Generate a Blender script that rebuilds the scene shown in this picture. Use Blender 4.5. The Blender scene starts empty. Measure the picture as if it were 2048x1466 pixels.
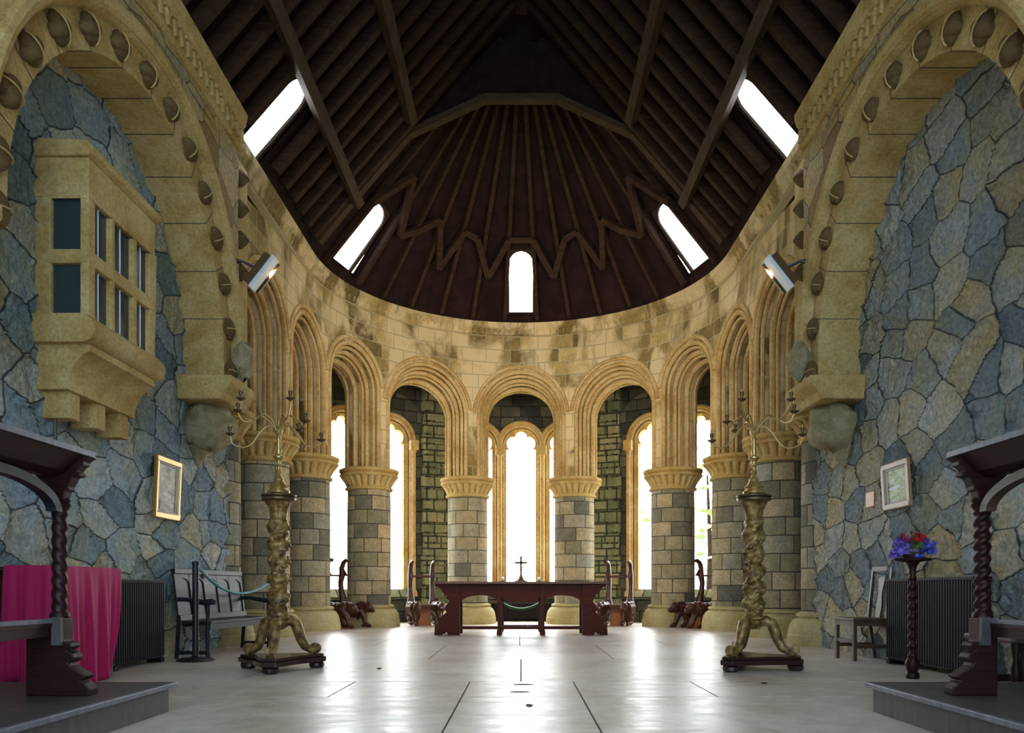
import bpy, math, random
from math import pi, sin, cos, sqrt, radians as R
from mathutils import Vector, Matrix
random.seed(7)
S = bpy.context.scene
COL = S.collection

# ---------------------------------------------------------------- camera, light, exposure
F = 1550.0                      # focal length in pixels of the 2048 px wide frame
cam_d = bpy.data.cameras.new('camera'); cam = bpy.data.objects.new('camera', cam_d); COL.objects.link(cam)
cam.location = (0, 0, 0.8); cam.rotation_euler = (R(90), 0, 0)
cam_d.sensor_width = 36; cam_d.lens = 36*F/2048
cam_d.shift_x = -18/2048; cam_d.shift_y = 445/2048
cam_d.clip_start = 0.05
S.camera = cam
S.view_settings.view_transform = 'Standard'; S.view_settings.look = 'None'
S.view_settings.gamma = 1; S.view_settings.use_curve_mapping = False
S.view_settings.exposure = 1.12
W = bpy.data.worlds.new('world'); S.world = W; W.use_nodes = True
nt = W.node_tree; nt.nodes.clear()
bg = nt.nodes.new('ShaderNodeBackground'); wo = nt.nodes.new('ShaderNodeOutputWorld')
tcw = nt.nodes.new('ShaderNodeTexCoord'); spw = nt.nodes.new('ShaderNodeSeparateXYZ'); nt.links.new(tcw.outputs['Generated'], spw.inputs[0])
def w_range(a, b, c, d):
    x = nt.nodes.new('ShaderNodeMapRange'); x.interpolation_type = 'SMOOTHSTEP'
    for i, v in enumerate((a, b, c, d)): x.inputs[i+1].default_value = v
    nt.links.new(spw.outputs['Y'], x.inputs[0]); return x
nt.links.new(w_range(-.5, .6, 1.7, 9.0).outputs[0], bg.inputs[1])       # overcast sky, bright towards the apse end
mxw = nt.nodes.new('ShaderNodeMix'); mxw.data_type = 'RGBA'; nt.links.new(w_range(-.5, .6, 0, 1).outputs[0], mxw.inputs[0])
mxw.inputs[6].default_value = (.58, .80, 1.0, 1); mxw.inputs[7].default_value = (.93, .96, 1.0, 1); nt.links.new(mxw.outputs[2], bg.inputs[0])
nt.links.new(bg.outputs[0], wo.inputs[0])

def area_light(name, loc, target, sx, sy, power, color, spread=180, parent=None):
    l = bpy.data.lights.new(name, 'AREA'); l.shape = 'RECTANGLE'; l.size = sx; l.size_y = sy
    l.energy = power; l.color = color; l.spread = R(spread)
    o = bpy.data.objects.new(name, l); COL.objects.link(o); o.location = loc
    o.rotation_euler = (Vector(target)-Vector(loc)).to_track_quat('-Z', 'Y').to_euler()
    if parent: o.parent = parent
    return o

# ---------------------------------------------------------------- materials
def mat(name, base=(.5,.5,.5), rough=.6, metal=0.0, spec=.5):
    m = bpy.data.materials.new(name); m.use_nodes = True
    b = m.node_tree.nodes['Principled BSDF']
    b.inputs['Base Color'].default_value = (*base, 1); b.inputs['Roughness'].default_value = rough
    b.inputs['Metallic'].default_value = metal; b.inputs['Specular IOR Level'].default_value = spec
    return m
class N:
    def __init__(s, m): s.m = m; s.t = m.node_tree; s.b = s.t.nodes['Principled BSDF']
    def n(s, kind, **kw):
        x = s.t.nodes.new(kind)
        for k, v in kw.items():
            if k.startswith('i_'):
                key = k[2:]; key = int(key) if key.isdigit() else key.replace('_', ' ')
                x.inputs[key].default_value = v
            else: setattr(x, k, v)
        return x
    def l(s, a, b): s.t.links.new(a, b)
    def noise(s, vec, scale, detail=4, rough=.6, dist=0):
        x = s.n('ShaderNodeTexNoise'); x.inputs['Scale'].default_value = scale; x.inputs['Detail'].default_value = detail
        x.inputs['Roughness'].default_value = rough; x.inputs['Distortion'].default_value = dist
        if vec: s.l(vec, x.inputs['Vector'])
        return x
    def ramp(s, fac, stops, const=False):
        x = s.n('ShaderNodeValToRGB'); r = x.color_ramp
        if const: r.interpolation = 'CONSTANT'
        while len(r.elements) > 1: r.elements.remove(r.elements[-1])
        r.elements[0].position = stops[0][0]; r.elements[0].color = (*stops[0][1], 1)
        for p, c in stops[1:]:
            e = r.elements.new(p); e.color = (*c, 1)
        s.l(fac, x.inputs['Fac']); return x
    def mix(s, fac, a, b, mode='MIX'):
        x = s.n('ShaderNodeMix'); x.data_type = 'RGBA'; x.blend_type = mode
        for v, i in ((fac, 0), (a, 6), (b, 7)):
            if isinstance(v, (int, float)): x.inputs[i].default_value = v
            elif isinstance(v, tuple): x.inputs[i].default_value = (*v, 1)
            else: s.l(v, x.inputs[i])
        return x.outputs[2]
    def math(s, op, a, b=0.0):
        x = s.n('ShaderNodeMath'); x.operation = op
        for v, i in ((a, 0), (b, 1)):
            if isinstance(v, (int, float)): x.inputs[i].default_value = v
            else: s.l(v, x.inputs[i])
        return x.outputs[0]
    def bump(s, h, dist, strength=1.0, prev=None):
        x = s.n('ShaderNodeBump'); x.inputs['Distance'].default_value = dist; x.inputs['Strength'].default_value = strength
        s.l(h, x.inputs['Height'])
        if prev: s.l(prev, x.inputs['Normal'])
        s.l(x.outputs[0], s.b.inputs['Normal']); return x.outputs[0]
    def uv(s):
        return s.n('ShaderNodeTexCoord').outputs['UV']
    def obj(s):
        return s.n('ShaderNodeTexCoord').outputs['Object']
    def mapv(s, v, scale=(1,1,1), loc=(0,0,0), rot=(0,0,0)):
        x = s.n('ShaderNodeMapping'); x.inputs['Scale'].default_value = scale; x.inputs['Location'].default_value = loc
        x.inputs['Rotation'].default_value = rot; s.l(v, x.inputs['Vector']); return x.outputs[0]

def stone_smooth(name, cols, nscale=2.5, bump=.006, rough=.85):
    m = mat(name, rough=rough, spec=.2); n = N(m); o = n.obj()
    a = n.noise(o, nscale, 6, .65, .4); b = n.noise(o, nscale*14, 5, .7)
    c = n.ramp(a.outputs[0], [(.32, cols[0]), (.5, cols[1]), (.68, cols[2])])
    c2 = n.ramp(b.outputs[0], [(.3, (.55,.55,.55)), (.55, (1,1,1)), (.75, (1.25,1.2,1.1))])
    n.l(n.mix(.8, c.outputs[0], c2.outputs[0], 'MULTIPLY'), n.b.inputs['Base Color'])
    n.bump(b.outputs[0], bump, .8); return m
def ashlar(name, cols, bw, bh, mortar=(.1,.09,.07), ms=.012, bump=.02, warp=.02, weather=None, rough=.85, dstrength=1.0):
    """coursed blocks, colour changing stone by stone; cols = ramp stops"""
    m = mat(name, rough=rough, spec=.25); n = N(m); u = n.uv(); o = n.obj()
    w = n.noise(u, 1.7, 2); wv = n.n('ShaderNodeVectorMath'); wv.operation = 'SCALE'; n.l(w.outputs['Color'], wv.inputs[0]); wv.inputs['Scale'].default_value = warp
    ad = n.n('ShaderNodeVectorMath'); n.l(u, ad.inputs[0]); n.l(wv.outputs[0], ad.inputs[1])
    br = n.n('ShaderNodeTexBrick'); n.l(ad.outputs[0], br.inputs['Vector'])
    br.inputs['Color1'].default_value = (0,0,0,1); br.inputs['Color2'].default_value = (1,1,1,1); br.inputs['Mortar'].default_value = (0,0,0,1)
    br.inputs['Scale'].default_value = 1; br.inputs['Mortar Size'].default_value = ms; br.inputs['Mortar Smooth'].default_value = .6
    br.inputs['Brick Width'].default_value = bw; br.inputs['Row Height'].default_value = bh
    br.squash = .72; br.squash_frequency = 3; br.offset = .43
    c = n.ramp(br.outputs['Color'], cols)
    g = n.noise(o, 45, 5, .8); big = n.noise(o, 5, 5, .6)
    c2 = n.ramp(g.outputs[0], [(.36, (.35,.36,.38)), (.5, (1,1,1)), (.66, (1.6,1.5,1.4))])
    x = n.mix(.75, c.outputs[0], c2.outputs[0], 'MULTIPLY')
    c3 = n.ramp(big.outputs[0], [(.35, (.7,.74,.7)), (.6, (1.1,1.06,1.0))])
    x = n.mix(.8, x, c3.outputs[0], 'MULTIPLY')
    if weather: x = weather(n, x, o)
    x = n.mix(br.outputs['Fac'], x, mortar)
    n.l(x, n.b.inputs['Base Color'])
    inv = n.math('SUBTRACT', 1, br.outputs['Fac'])
    p = n.bump(inv, bump, dstrength)
    p = n.bump(big.outputs[0], bump*1.2, .5, p)
    n.bump(g.outputs[0], .008, .7, p); return m
def rubble(name, cols, sx, sz, joint=(.05,.055,.06), bump=.075, dirt=None):
    m = mat(name, rough=.75, spec=.35); n = N(m); u = n.uv(); o = n.obj()
    w = n.noise(u, 1.3, 2, .5); wv = n.n('ShaderNodeVectorMath'); wv.operation = 'SCALE'; n.l(w.outputs['Color'], wv.inputs[0]); wv.inputs['Scale'].default_value = .55
    ad = n.n('ShaderNodeVectorMath'); n.l(n.mapv(u, (sx, sz, 1)), ad.inputs[0]); n.l(wv.outputs[0], ad.inputs[1])
    e = n.n('ShaderNodeTexVoronoi'); e.feature = 'DISTANCE_TO_EDGE'; e.voronoi_dimensions = '2D'; n.l(ad.outputs[0], e.inputs['Vector']); e.inputs['Scale'].default_value = 1; e.inputs['Randomness'].default_value = .85
    f = n.n('ShaderNodeTexVoronoi'); f.feature = 'F1'; f.voronoi_dimensions = '2D'; n.l(ad.outputs[0], f.inputs['Vector']); f.inputs['Scale'].default_value = 1; f.inputs['Randomness'].default_value = .85
    sep = n.n('ShaderNodeSeparateColor'); n.l(f.outputs['Color'], sep.inputs[0])
    c = n.ramp(sep.outputs[0], cols)
    g = n.noise(o, 22, 6, .78, .3); big = n.noise(n.mapv(o, (1,1,.7)), 4.5, 6, .62, .8); fac = n.noise(o, 9, 3, .5)
    c2 = n.ramp(g.outputs[0], [(.32, (.35,.38,.42)), (.5, (1,1,1)), (.68, (1.7,1.6,1.5))])
    x = n.mix(.8, c.outputs[0], c2.outputs[0], 'MULTIPLY')
    st = n.noise(o, 1.6, 4, .6)
    c3 = n.ramp(st.outputs[0], [(.45, (1,1,1)), (.62, (1.2,1.0,.62))])
    x = n.mix(.8, x, c3.outputs[0], 'MULTIPLY')
    j = n.ramp(e.outputs['Distance'], [(.006, (0,0,0)), (.03, (1,1,1))])
    n.l(n.mix(j.outputs[0], joint, x), n.b.inputs['Base Color'])
    dome = n.ramp(e.outputs['Distance'], [(.0, (0,0,0)), (.035, (.45,.45,.45)), (.12, (.8,.8,.8)), (.32, (1,1,1))])
    fc = n.n('ShaderNodeTexVoronoi'); fc.feature = 'F1'; n.l(n.mapv(ad.outputs[0], (2.1,2.1,1), rot=(0,0,.5)), fc.inputs['Vector']); fc.inputs['Scale'].default_value = 1
    h = n.math('MULTIPLY', dome.outputs[0], 1.0)
    h = n.math('ADD', h, n.math('MULTIPLY', n.math('MULTIPLY', fc.outputs['Distance'], -.9), dome.outputs[0]))
    h = n.math('ADD', h, n.math('MULTIPLY', big.outputs[0], 1.1))
    h = n.math('ADD', h, n.math('MULTIPLY', sep.outputs[1], .35))
    h = n.math('ADD', h, n.math('MULTIPLY', fac.outputs[0], .55))
    h = n.math('ADD', h, n.math('MULTIPLY', g.outputs[0], .22))
    ds = n.n('ShaderNodeDisplacement'); ds.inputs['Scale'].default_value = bump; ds.inputs['Midlevel'].default_value = 1.6
    n.l(h, ds.inputs['Height']); n.l(ds.outputs[0], n.t.nodes['Material Output'].inputs['Displacement'])
    m.displacement_method = 'BOTH'; return m
def wood(name, a, b, rough=.4, scale=(1.2,1.2,14), bump=.002, spec=.5):
    m = mat(name, rough=rough, spec=spec); n = N(m); o = n.obj()
    g = n.noise(n.mapv(o, scale), 3, 5, .6, .6)
    c = n.ramp(g.outputs[0], [(.3, a), (.7, b)]); n.l(c.outputs[0], n.b.inputs['Base Color'])
    n.bump(g.outputs[0], bump, .6); return m

M = {}
M['dressed'] = stone_smooth('dressed_sandstone', [(.42,.26,.08), (.56,.38,.14), (.66,.50,.24)])
M['moulding'] = stone_smooth('moulded_sandstone', [(.42,.23,.07), (.58,.39,.16), (.66,.50,.25)], 1.3)
M['base'] = stone_smooth('base_sandstone', [(.46,.36,.15), (.55,.46,.22), (.62,.54,.30)], 3)
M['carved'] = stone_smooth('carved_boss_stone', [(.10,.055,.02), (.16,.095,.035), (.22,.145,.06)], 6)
M['boulder'] = stone_smooth('rough_boulder_stone', [(.28,.22,.10), (.46,.38,.21), (.60,.52,.34)], 5, .03)
def leach(n, x, o):
    a = n.noise(n.mapv(o, (1,1,.55)), 1.3, 5, .62, .6)
    r = n.ramp(a.outputs[0], [(.44, (0,0,0)), (.56, (1,1,1))])
    return n.mix(r.outputs[0], x, (.68,.52,.29))
M['apse'] = ashlar('apse_wall_blocks', [(0,(.16,.11,.04)), (.4,(.30,.21,.08)), (.7,(.44,.32,.13)), (1,(.54,.41,.18))], .62, .30,
                   mortar=(.52,.45,.28), ms=.012, bump=.012, weather=leach)
M['shaft'] = ashlar('column_granite_blocks', [(0,(.14,.14,.12)), (.25,(.29,.26,.17)), (.5,(.46,.37,.22)), (.75,(.33,.32,.26)), (1,(.55,.42,.26))], .52, .30,
                    mortar=(.07,.065,.05), ms=.010, bump=.012, warp=.012)
M['rubble_left'] = rubble('blue_grey_rubble', [(0,(.17,.24,.28)), (.35,(.30,.38,.42)), (.6,(.42,.48,.49)), (.8,(.40,.39,.30)), (1,(.52,.55,.54))], 1.9, 2.7)
M['rubble_right'] = rubble('grey_green_rubble', [(0,(.16,.20,.22)), (.35,(.28,.32,.33)), (.6,(.38,.40,.38)), (.8,(.38,.34,.23)), (1,(.46,.46,.42))], 1.9, 2.7)
M['spandrel'] = rubble('brown_spandrel_rubble', [(0,(.20,.13,.05)), (.4,(.34,.24,.10)), (.7,(.44,.33,.16)), (1,(.30,.26,.18))], 2.0, 2.6, joint=(.10,.07,.03), bump=.03)
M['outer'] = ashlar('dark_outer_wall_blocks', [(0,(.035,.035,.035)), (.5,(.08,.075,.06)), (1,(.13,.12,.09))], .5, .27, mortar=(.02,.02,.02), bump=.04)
M['quoin'] = ashlar('rock_faced_quoins', [(0,(.13,.16,.09)), (.5,(.25,.25,.14)), (1,(.36,.31,.18))], .42, .30, mortar=(.05,.05,.04), ms=.02, bump=.08)

def floor_mat():
    m = mat('worn_flagstone', rough=.33, spec=.75); n = N(m); o = n.obj(); 
    a = n.noise(o, .9, 5, .6, .5); b = n.noise(o, 7, 6, .7); c = n.noise(n.mapv(o, (1,3.5,1)), 2.2, 5, .65)
    r = n.ramp(a.outputs[0], [(.3, (.50,.38,.29)), (.5, (.69,.60,.52)), (.7, (.78,.73,.69))])
    r2 = n.ramp(b.outputs[0], [(.3, (.72,.72,.74)), (.6, (1.08,1.05,1.0))])
    x = n.mix(.85, r.outputs[0], r2.outputs[0], 'MULTIPLY')
    r3 = n.ramp(c.outputs[0], [(.3, (.90,.88,.86)), (.6, (1.05,1.05,1.05))])
    n.l(n.mix(.7, x, r3.outputs[0], 'MULTIPLY'), n.b.inputs['Base Color'])
    rr = n.n('ShaderNodeMapRange'); n.l(c.outputs[0], rr.inputs[0]); rr.inputs[1].default_value = .3; rr.inputs[2].default_value = .7
    rr.inputs[3].default_value = .27; rr.inputs[4].default_value = .44; n.l(rr.outputs[0], n.b.inputs['Roughness'])
    n.bump(a.outputs[0], .02, .6, n.bump(b.outputs[0], .004, .6)); return m
M['floor'] = floor_mat()
M['joint'] = mat('dark_joint', (.05,.045,.04), .9)
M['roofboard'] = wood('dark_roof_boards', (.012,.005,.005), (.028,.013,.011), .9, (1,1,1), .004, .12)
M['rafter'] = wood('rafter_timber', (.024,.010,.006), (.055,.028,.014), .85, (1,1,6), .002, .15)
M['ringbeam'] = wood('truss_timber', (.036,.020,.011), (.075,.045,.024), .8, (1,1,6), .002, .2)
M['darkwood'] = wood('dark_oak', (.012,.002,.002), (.034,.007,.006), .45, (1.2,1.2,14), .002, .3)
M['benchwood'] = wood('blackened_bench_oak', (.010,.010,.014), (.024,.024,.032), .45, (1.2,1.2,14), .002, .3)
M['redwood'] = wood('red_brown_oak', (.055,.008,.003), (.12,.022,.007), .55, (1.2,1.2,14), .002, .2)
M['tabletop'] = wood('polished_table_top', (.12,.035,.014), (.20,.07,.028), .35, (12,1,1))
M['beastwood'] = wood('carved_walnut', (.040,.010,.005), (.12,.032,.014), .4, (3,3,3), .01)
M['orangewood'] = wood('orange_pine_panel', (.36,.12,.035), (.50,.20,.07), .4)
M['greywood'] = wood('worn_grey_boards', (.045,.04,.038), (.10,.088,.082), .45, (1,6,1))
M['edgewood'] = wood('pale_worn_edge', (.10,.10,.12), (.20,.20,.24), .35, (1,6,1))
M['chairwood'] = wood('mid_brown_oak', (.05,.028,.018), (.10,.06,.038), .42)
def gilt_mat():
    m = mat('aged_gilding', (.42,.28,.10), .45, .3); n = N(m); o = n.obj()
    g = n.noise(o, 14, 5, .65); c = n.ramp(g.outputs[0], [(.34, (.05,.025,.008)), (.5, (.25,.145,.042)), (.68, (.52,.36,.13))])
    n.l(c.outputs[0], n.b.inputs['Base Color']); n.bump(g.outputs[0], .012, .6); return m
M['gilt'] = gilt_mat()
M['brass'] = mat('old_brass', (.62,.42,.15), .32, .75)
M['bronze'] = mat('dark_bronze', (.16,.10,.045), .4, .7)
M['plinth'] = mat('polished_dark_plinth', (.025,.008,.008), .16, 0, .7)
M['black'] = mat('black_metal', (.015,.014,.016), .35)
M['iron'] = mat('dark_painted_iron', (.009,.004,.006), .6, 0, .25)
def velvet_mat(name, col):
    m = mat(name, col, .75); b = m.node_tree.nodes['Principled BSDF']
    b.inputs['Sheen Weight'].default_value = .6; b.inputs['Sheen Tint'].default_value = (1,.25,.55,1); b.inputs['Sheen Roughness'].default_value = .4; return m
M['velvet'] = velvet_mat('crimson_velvet', (.46,.002,.085))
M['green'] = mat('green_leather', (.08,.26,.08), .7, 0, .2)
M['rope'] = mat('teal_rope', (.10,.36,.36), .6)
M['white'] = mat('white_housing', (.80,.82,.86), .35)
M['tag'] = mat('yellow_tag', (.75,.55,.10), .6)
M['frame_gold'] = mat('gold_picture_frame', (.50,.30,.08), .35, .5)
M['frame_wood'] = mat('brown_picture_frame', (.34,.20,.085), .4)
M['paper'] = mat('pale_mount', (.60,.56,.48), .8)
def paint_mat(name, stops, scale=7):
    m = mat(name, rough=.5); n = N(m); u = n.uv()
    g = n.noise(n.mapv(u, (1,2,1)), scale, 6, .6, .8); n.l(n.ramp(g.outputs[0], stops).outputs[0], n.b.inputs['Base Color']); return m
M['art_left'] = paint_mat('pale_painting', [(.3,(.08,.06,.04)), (.45,(.35,.30,.18)), (.6,(.62,.55,.42)), (.75,(.8,.78,.7))], 3)
M['art_right'] = paint_mat('landscape_painting', [(.3,(.04,.09,.03)), (.42,(.20,.34,.08)), (.52,(.55,.56,.28)), (.62,(.62,.72,.82)), (.8,(.85,.88,.92))], 2.5)
def glass_mat(name, tint, refl=.12):
    m = bpy.data.materials.new(name); m.use_nodes = True; t = m.node_tree; t.nodes.clear()
    o = t.nodes.new('ShaderNodeOutputMaterial'); mx = t.nodes.new('ShaderNodeMixShader'); tr = t.nodes.new('ShaderNodeBsdfTransparent'); gl = t.nodes.new('ShaderNodeBsdfGlossy')
    tr.inputs[0].default_value = (*tint, 1); gl.inputs['Roughness'].default_value = .05; mx.inputs[0].default_value = refl
    t.links.new(tr.outputs[0], mx.inputs[1]); t.links.new(gl.outputs[0], mx.inputs[2]); t.links.new(mx.outputs[0], o.inputs[0]); return m
M['glass'] = glass_mat('clear_leaded_glass', (.95,.97,.95), .04)
M['roofglass'] = glass_mat('rooflight_glass', (.96,.97,1), .03)
M['darkglass'] = mat('dark_bay_glass', (.035,.055,.06), .12, 0, .6)
M['lead'] = mat('lead_came', (.10,.10,.11), .5)
M['leaf'] = mat('leaf_green', (.40,.44,.17), .6)
M['grass'] = mat('grass', (.16,.25,.05), .9)

# ---------------------------------------------------------------- mesh helpers
class MB:
    def __init__(s): s.v = []; s.f = []; s.u = []; s.mi = []; s.cur = 0
    def face(s, idx, uv=None): s.f.append(tuple(idx)); s.u.append(uv); s.mi.append(s.cur)
    def pts(s, ps):
        a = len(s.v); s.v.extend(tuple(p) for p in ps); return a
    def poly(s, ps, uv=None):
        a = s.pts(ps); s.face(range(a, a+len(ps)), uv)
    def box(s, c, d, rot=None, taper=None):
        cx, cy, cz = c; hx, hy, hz = d[0]/2, d[1]/2, d[2]/2; P = []
        for z in (-hz, hz):
            k = 1 if (taper is None or z > 0) else taper
            for x, y in ((-hx,-hy),(hx,-hy),(hx,hy),(-hx,hy)): P.append(Vector((x*k, y*k, z)))
        if rot is not None: P = [rot @ p for p in P]
        a = s.pts([(p.x+cx, p.y+cy, p.z+cz) for p in P])
        for q in ((0,3,2,1),(4,5,6,7),(0,1,5,4),(1,2,6,5),(2,3,7,6),(3,0,4,7)): s.face([a+i for i in q])
        return s
    def span(s, x0, x1, y0, y1, z0, z1):
        return s.box(((x0+x1)/2, (y0+y1)/2, (z0+z1)/2), (abs(x1-x0), abs(y1-y0), abs(z1-z0)))
    def beam(s, p0, p1, w, h, up=(0,0,1)):
        p0 = Vector(p0); p1 = Vector(p1); d = (p1-p0); L = d.length; d.normalize(); up = Vector(up)
        sd = d.cross(up).normalized(); up2 = sd.cross(d).normalized()
        m = Matrix((sd, d, up2)).transposed(); return s.box((p0+p1)/2, (w, L, h), m)
    def prism(s, prof, f, uvf=None):
        """prof: list of 2D points; f(a,b,k) k in {0,1} -> 3D point; closes both ends (ngon)"""
        n = len(prof); a = s.pts([f(x, y, 0) for x, y in prof] + [f(x, y, 1) for x, y in prof])
        s.face([a+i for i in range(n)][::-1]); s.face([a+n+i for i in range(n)])
        for i in range(n):
            j = (i+1) % n; s.face((a+i, a+j, a+n+j, a+n+i))
        return s
    def lathe(s, prof, c=(0,0,0), n=24, mod=None, uvr=None, frame=None, capt=True, capb=True):
        """prof [(r,z)], mod(r,theta,z,i)->r"""
        cx, cy, cz = c; a = len(s.v); m = len(prof)
        for i, (r, z) in enumerate(prof):
            for k in range(n):
                t = 2*pi*k/n; rr = mod(r, t, z, i) if mod else r
                p = Vector((rr*cos(t), rr*sin(t), z))
                if frame: p = frame @ p
                s.v.append((p.x+cx, p.y+cy, p.z+cz))
        for i in range(m-1):
            for k in range(n):
                k2 = (k+1) % n
                uv = None
                if uvr:
                    u0 = 2*pi*uvr*k/n; u1 = 2*pi*uvr*(k+1)/n; z0 = prof[i][1]+cz; z1 = prof[i+1][1]+cz
                    uv = ((u0,z0),(u1,z0),(u1,z1),(u0,z1))
                s.face((a+i*n+k, a+i*n+k2, a+(i+1)*n+k2, a+(i+1)*n+k), uv)
        if capb: s.face([a+k for k in range(n)][::-1])
        if capt: s.face([a+(m-1)*n+k for k in range(n)])
        return s
    def tube(s, path, r, n=8, closed=False, caps=True, flat=None, ref=None):
        P = [Vector(p) for p in path]; m = len(P); a = len(s.v)
        T = []
        for i in range(m):
            if closed: t = P[(i+1) % m]-P[(i-1) % m]
            else: t = P[min(i+1, m-1)]-P[max(i-1, 0)]
            T.append(t.normalized())
        up = Vector(ref) if ref else (Vector((0,0,1)) if abs(T[0].z) < .9 else Vector((1,0,0)))
        nn = (up - T[0]*up.dot(T[0])).normalized()
        for i in range(m):
            nn = (nn - T[i]*nn.dot(T[i]))
            nn = nn.normalized() if nn.length > 1e-6 else T[i].orthogonal().normalized()
            b = T[i].cross(nn); rr = r[i] if isinstance(r, (list, tuple)) else r
            fl = flat if flat else 1
            for k in range(n):
                t = 2*pi*k/n; s.v.append(tuple(P[i] + nn*(cos(t)*rr*fl) + b*(sin(t)*rr)))
        for i in range(m if closed else m-1):
            j = (i+1) % m
            for k in range(n):
                k2 = (k+1) % n; s.face((a+i*n+k, a+i*n+k2, a+j*n+k2, a+j*n+k))
        if caps and not closed:
            s.face([a+k for k in range(n)][::-1]); s.face([a+(m-1)*n+k for k in range(n)])
        return s
    def ball(s, c, r, n=12, m=8, rot=None, mod=None):
        rx, ry, rz = r if isinstance(r, (tuple, list)) else (r, r, r); a = len(s.v)
        for i in range(m+1):
            ph = -pi/2 + pi*i/m
            for k in range(n):
                t = 2*pi*k/n; q = mod(t, ph) if mod else 1
                p = Vector((rx*cos(ph)*cos(t)*q, ry*cos(ph)*sin(t)*q, rz*sin(ph)*q))
                if rot is not None: p = rot @ p
                s.v.append((p.x+c[0], p.y+c[1], p.z+c[2]))
        for i in range(m):
            for k in range(n):
                k2 = (k+1) % n; s.face((a+i*n+k, a+i*n+k2, a+(i+1)*n+k2, a+(i+1)*n+k))
        return s
    def build(s, name, mats, parent=None, smooth=False, bevel=0, kind=None, loc=None, fix=True):
        me = bpy.data.meshes.new(name); me.from_pydata(s.v, [], s.f)
        if not isinstance(mats, (list, tuple)): mats = [mats]
        for m in mats: me.materials.append(M[m] if isinstance(m, str) else m)
        for p, i in zip(me.polygons, s.mi): p.material_index = i
        uvl = me.uv_layers.new(name='UVMap').data
        V = me.vertices
        for p, uv in zip(me.polygons, s.u):
            li = p.loop_indices
            if uv:
                for l, q in zip(li, uv): uvl[l].uv = q
            else:
                nx, ny, nz = (abs(c) for c in p.normal)
                for l in li:
                    co = V[me.loops[l].vertex_index].co
                    uvl[l].uv = (co.x, co.y) if nz >= nx and nz >= ny else ((co.y, co.z) if nx >= ny else (co.x, co.z))
        me.update()
        if fix:
            import bmesh
            bm = bmesh.new(); bm.from_mesh(me); bmesh.ops.remove_doubles(bm, verts=bm.verts, dist=1e-5)
            bmesh.ops.recalc_face_normals(bm, faces=bm.faces); bm.to_mesh(me); bm.free()
        if smooth:
            me.shade_smooth(); me.set_sharp_from_angle(angle=R(smooth if smooth is not True else 40))
        o = bpy.data.objects.new(name, me); COL.objects.link(o)
        if loc: o.location = loc
        if parent: o.parent = parent
        if bevel:
            b = o.modifiers.new('bevel', 'BEVEL'); b.width = bevel; b.segments = 2; b.limit_method = 'ANGLE'
        if kind: o['kind'] = kind
        return o
def tag(o, label, cat, group=None, kind=None):
    o['label'] = label; o['category'] = cat
    if group: o['group'] = group
    if kind: o['kind'] = kind
    return o
def thing(name, label, cat, loc=(0,0,0), rz=0, group=None):
    o = bpy.data.objects.new(name, None); COL.objects.link(o); o.location = loc; o.rotation_euler = (0, 0, rz)
    o.empty_display_size = .1
    return tag(o, label, cat, group)
def struct(name, kind='structure'):
    o = bpy.data.objects.new(name, None); COL.objects.link(o); o['kind'] = kind; return o
def copy_tree(o, parent=None):
    c = o.copy(); COL.objects.link(c); c.parent = parent
    for ch in [x for x in bpy.data.objects if x.parent == o]: copy_tree(ch, c)
    return c
# ---------------------------------------------------------------- layout of the place
CY = 13.9; R0 = 4.35; SL = R0*pi/2           # apse: centre line of the arcade
def apse(s, t, z):
    sg = 1 if s >= 0 else -1; a = abs(s)
    if a <= SL: th = a/R0; return (sg*(R0+t)*sin(th), CY+(R0+t)*cos(th), z)
    return (sg*(R0+t+.055*(a-SL)), CY-(a-SL), z)
RW = 5.7; SLW = RW*pi/2
def apse0(s, t, z):
    sg = 1 if s >= 0 else -1; p = apse(s, t, z); return (min(p[0], R0+t) if sg > 0 else max(p[0], -R0-t), p[1], z)
def outer(s, t, z):
    sg = 1 if s >= 0 else -1; a = abs(s)
    if a <= SLW: th = a/RW; return (sg*(RW+t)*sin(th), CY+(RW+t)*cos(th), z)
    return (sg*(RW+t), CY-(a-SLW), z)

# ---------------------------------------------------------------- floor
fm = MB()
fm.cur = 1; fm.span(-6.5, 6.5, -2, 21, -.12, -.012); fm.cur = 0
slabs = []
g = .006
def slab(x0, x1, y0, y1): fm.span(x0+g, x1-g, y0+g, y1-g, -.02, 0)
rows = [(-2, 1.4), (1.4, 3.0), (3.0, 4.0), (4.0, 4.93), (4.93, 5.74), (5.74, 6.7)]
for y0, y1 in rows: slab(-.44, .45, y0, y1)
for y0, y1, c in ((-2, 2.2, 0), (2.2, 5.74, 1)):
    slab(-6.5, -3.0, y0, y1); slab(-3.0, -.44, y0, y1); slab(.45, 3.1, y0, y1); slab(3.1, 6.5, y0, y1)
slab(-6.5, -3.6, 5.74, 6.7); slab(-3.6, -1.43, 5.74, 6.7); slab(-1.43, -.44, 5.74, 6.7)
slab(.45, 1.46, 5.74, 6.7); slab(1.46, 3.9, 5.74, 6.7); slab(3.9, 6.5, 5.74, 6.7)
xs = {8.86: [-6.5,-4.6,-2.5,0,2.4,4.7,6.5], 10.97: [-6.5,-3.3,-1.06,1.06,3.4,6.5], 13.2: [-6.5,-4,-2.1,-.02,2.1,4.1,6.5], 15.4: [-6.5,-3.2,-1,1.1,3.1,6.5], 18: [-6.5,-3.9,-1.9,.1,2.1,4,6.5], 21: [-6.5,-3,-1,1,3,6.5]}
y0 = 6.7
for y1, X in xs.items():
    for a, b in zip(X, X[1:]): slab(a, b, y0, y1)
    y0 = y1
fm.build('floor', ['floor', 'joint'], kind='structure')
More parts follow.
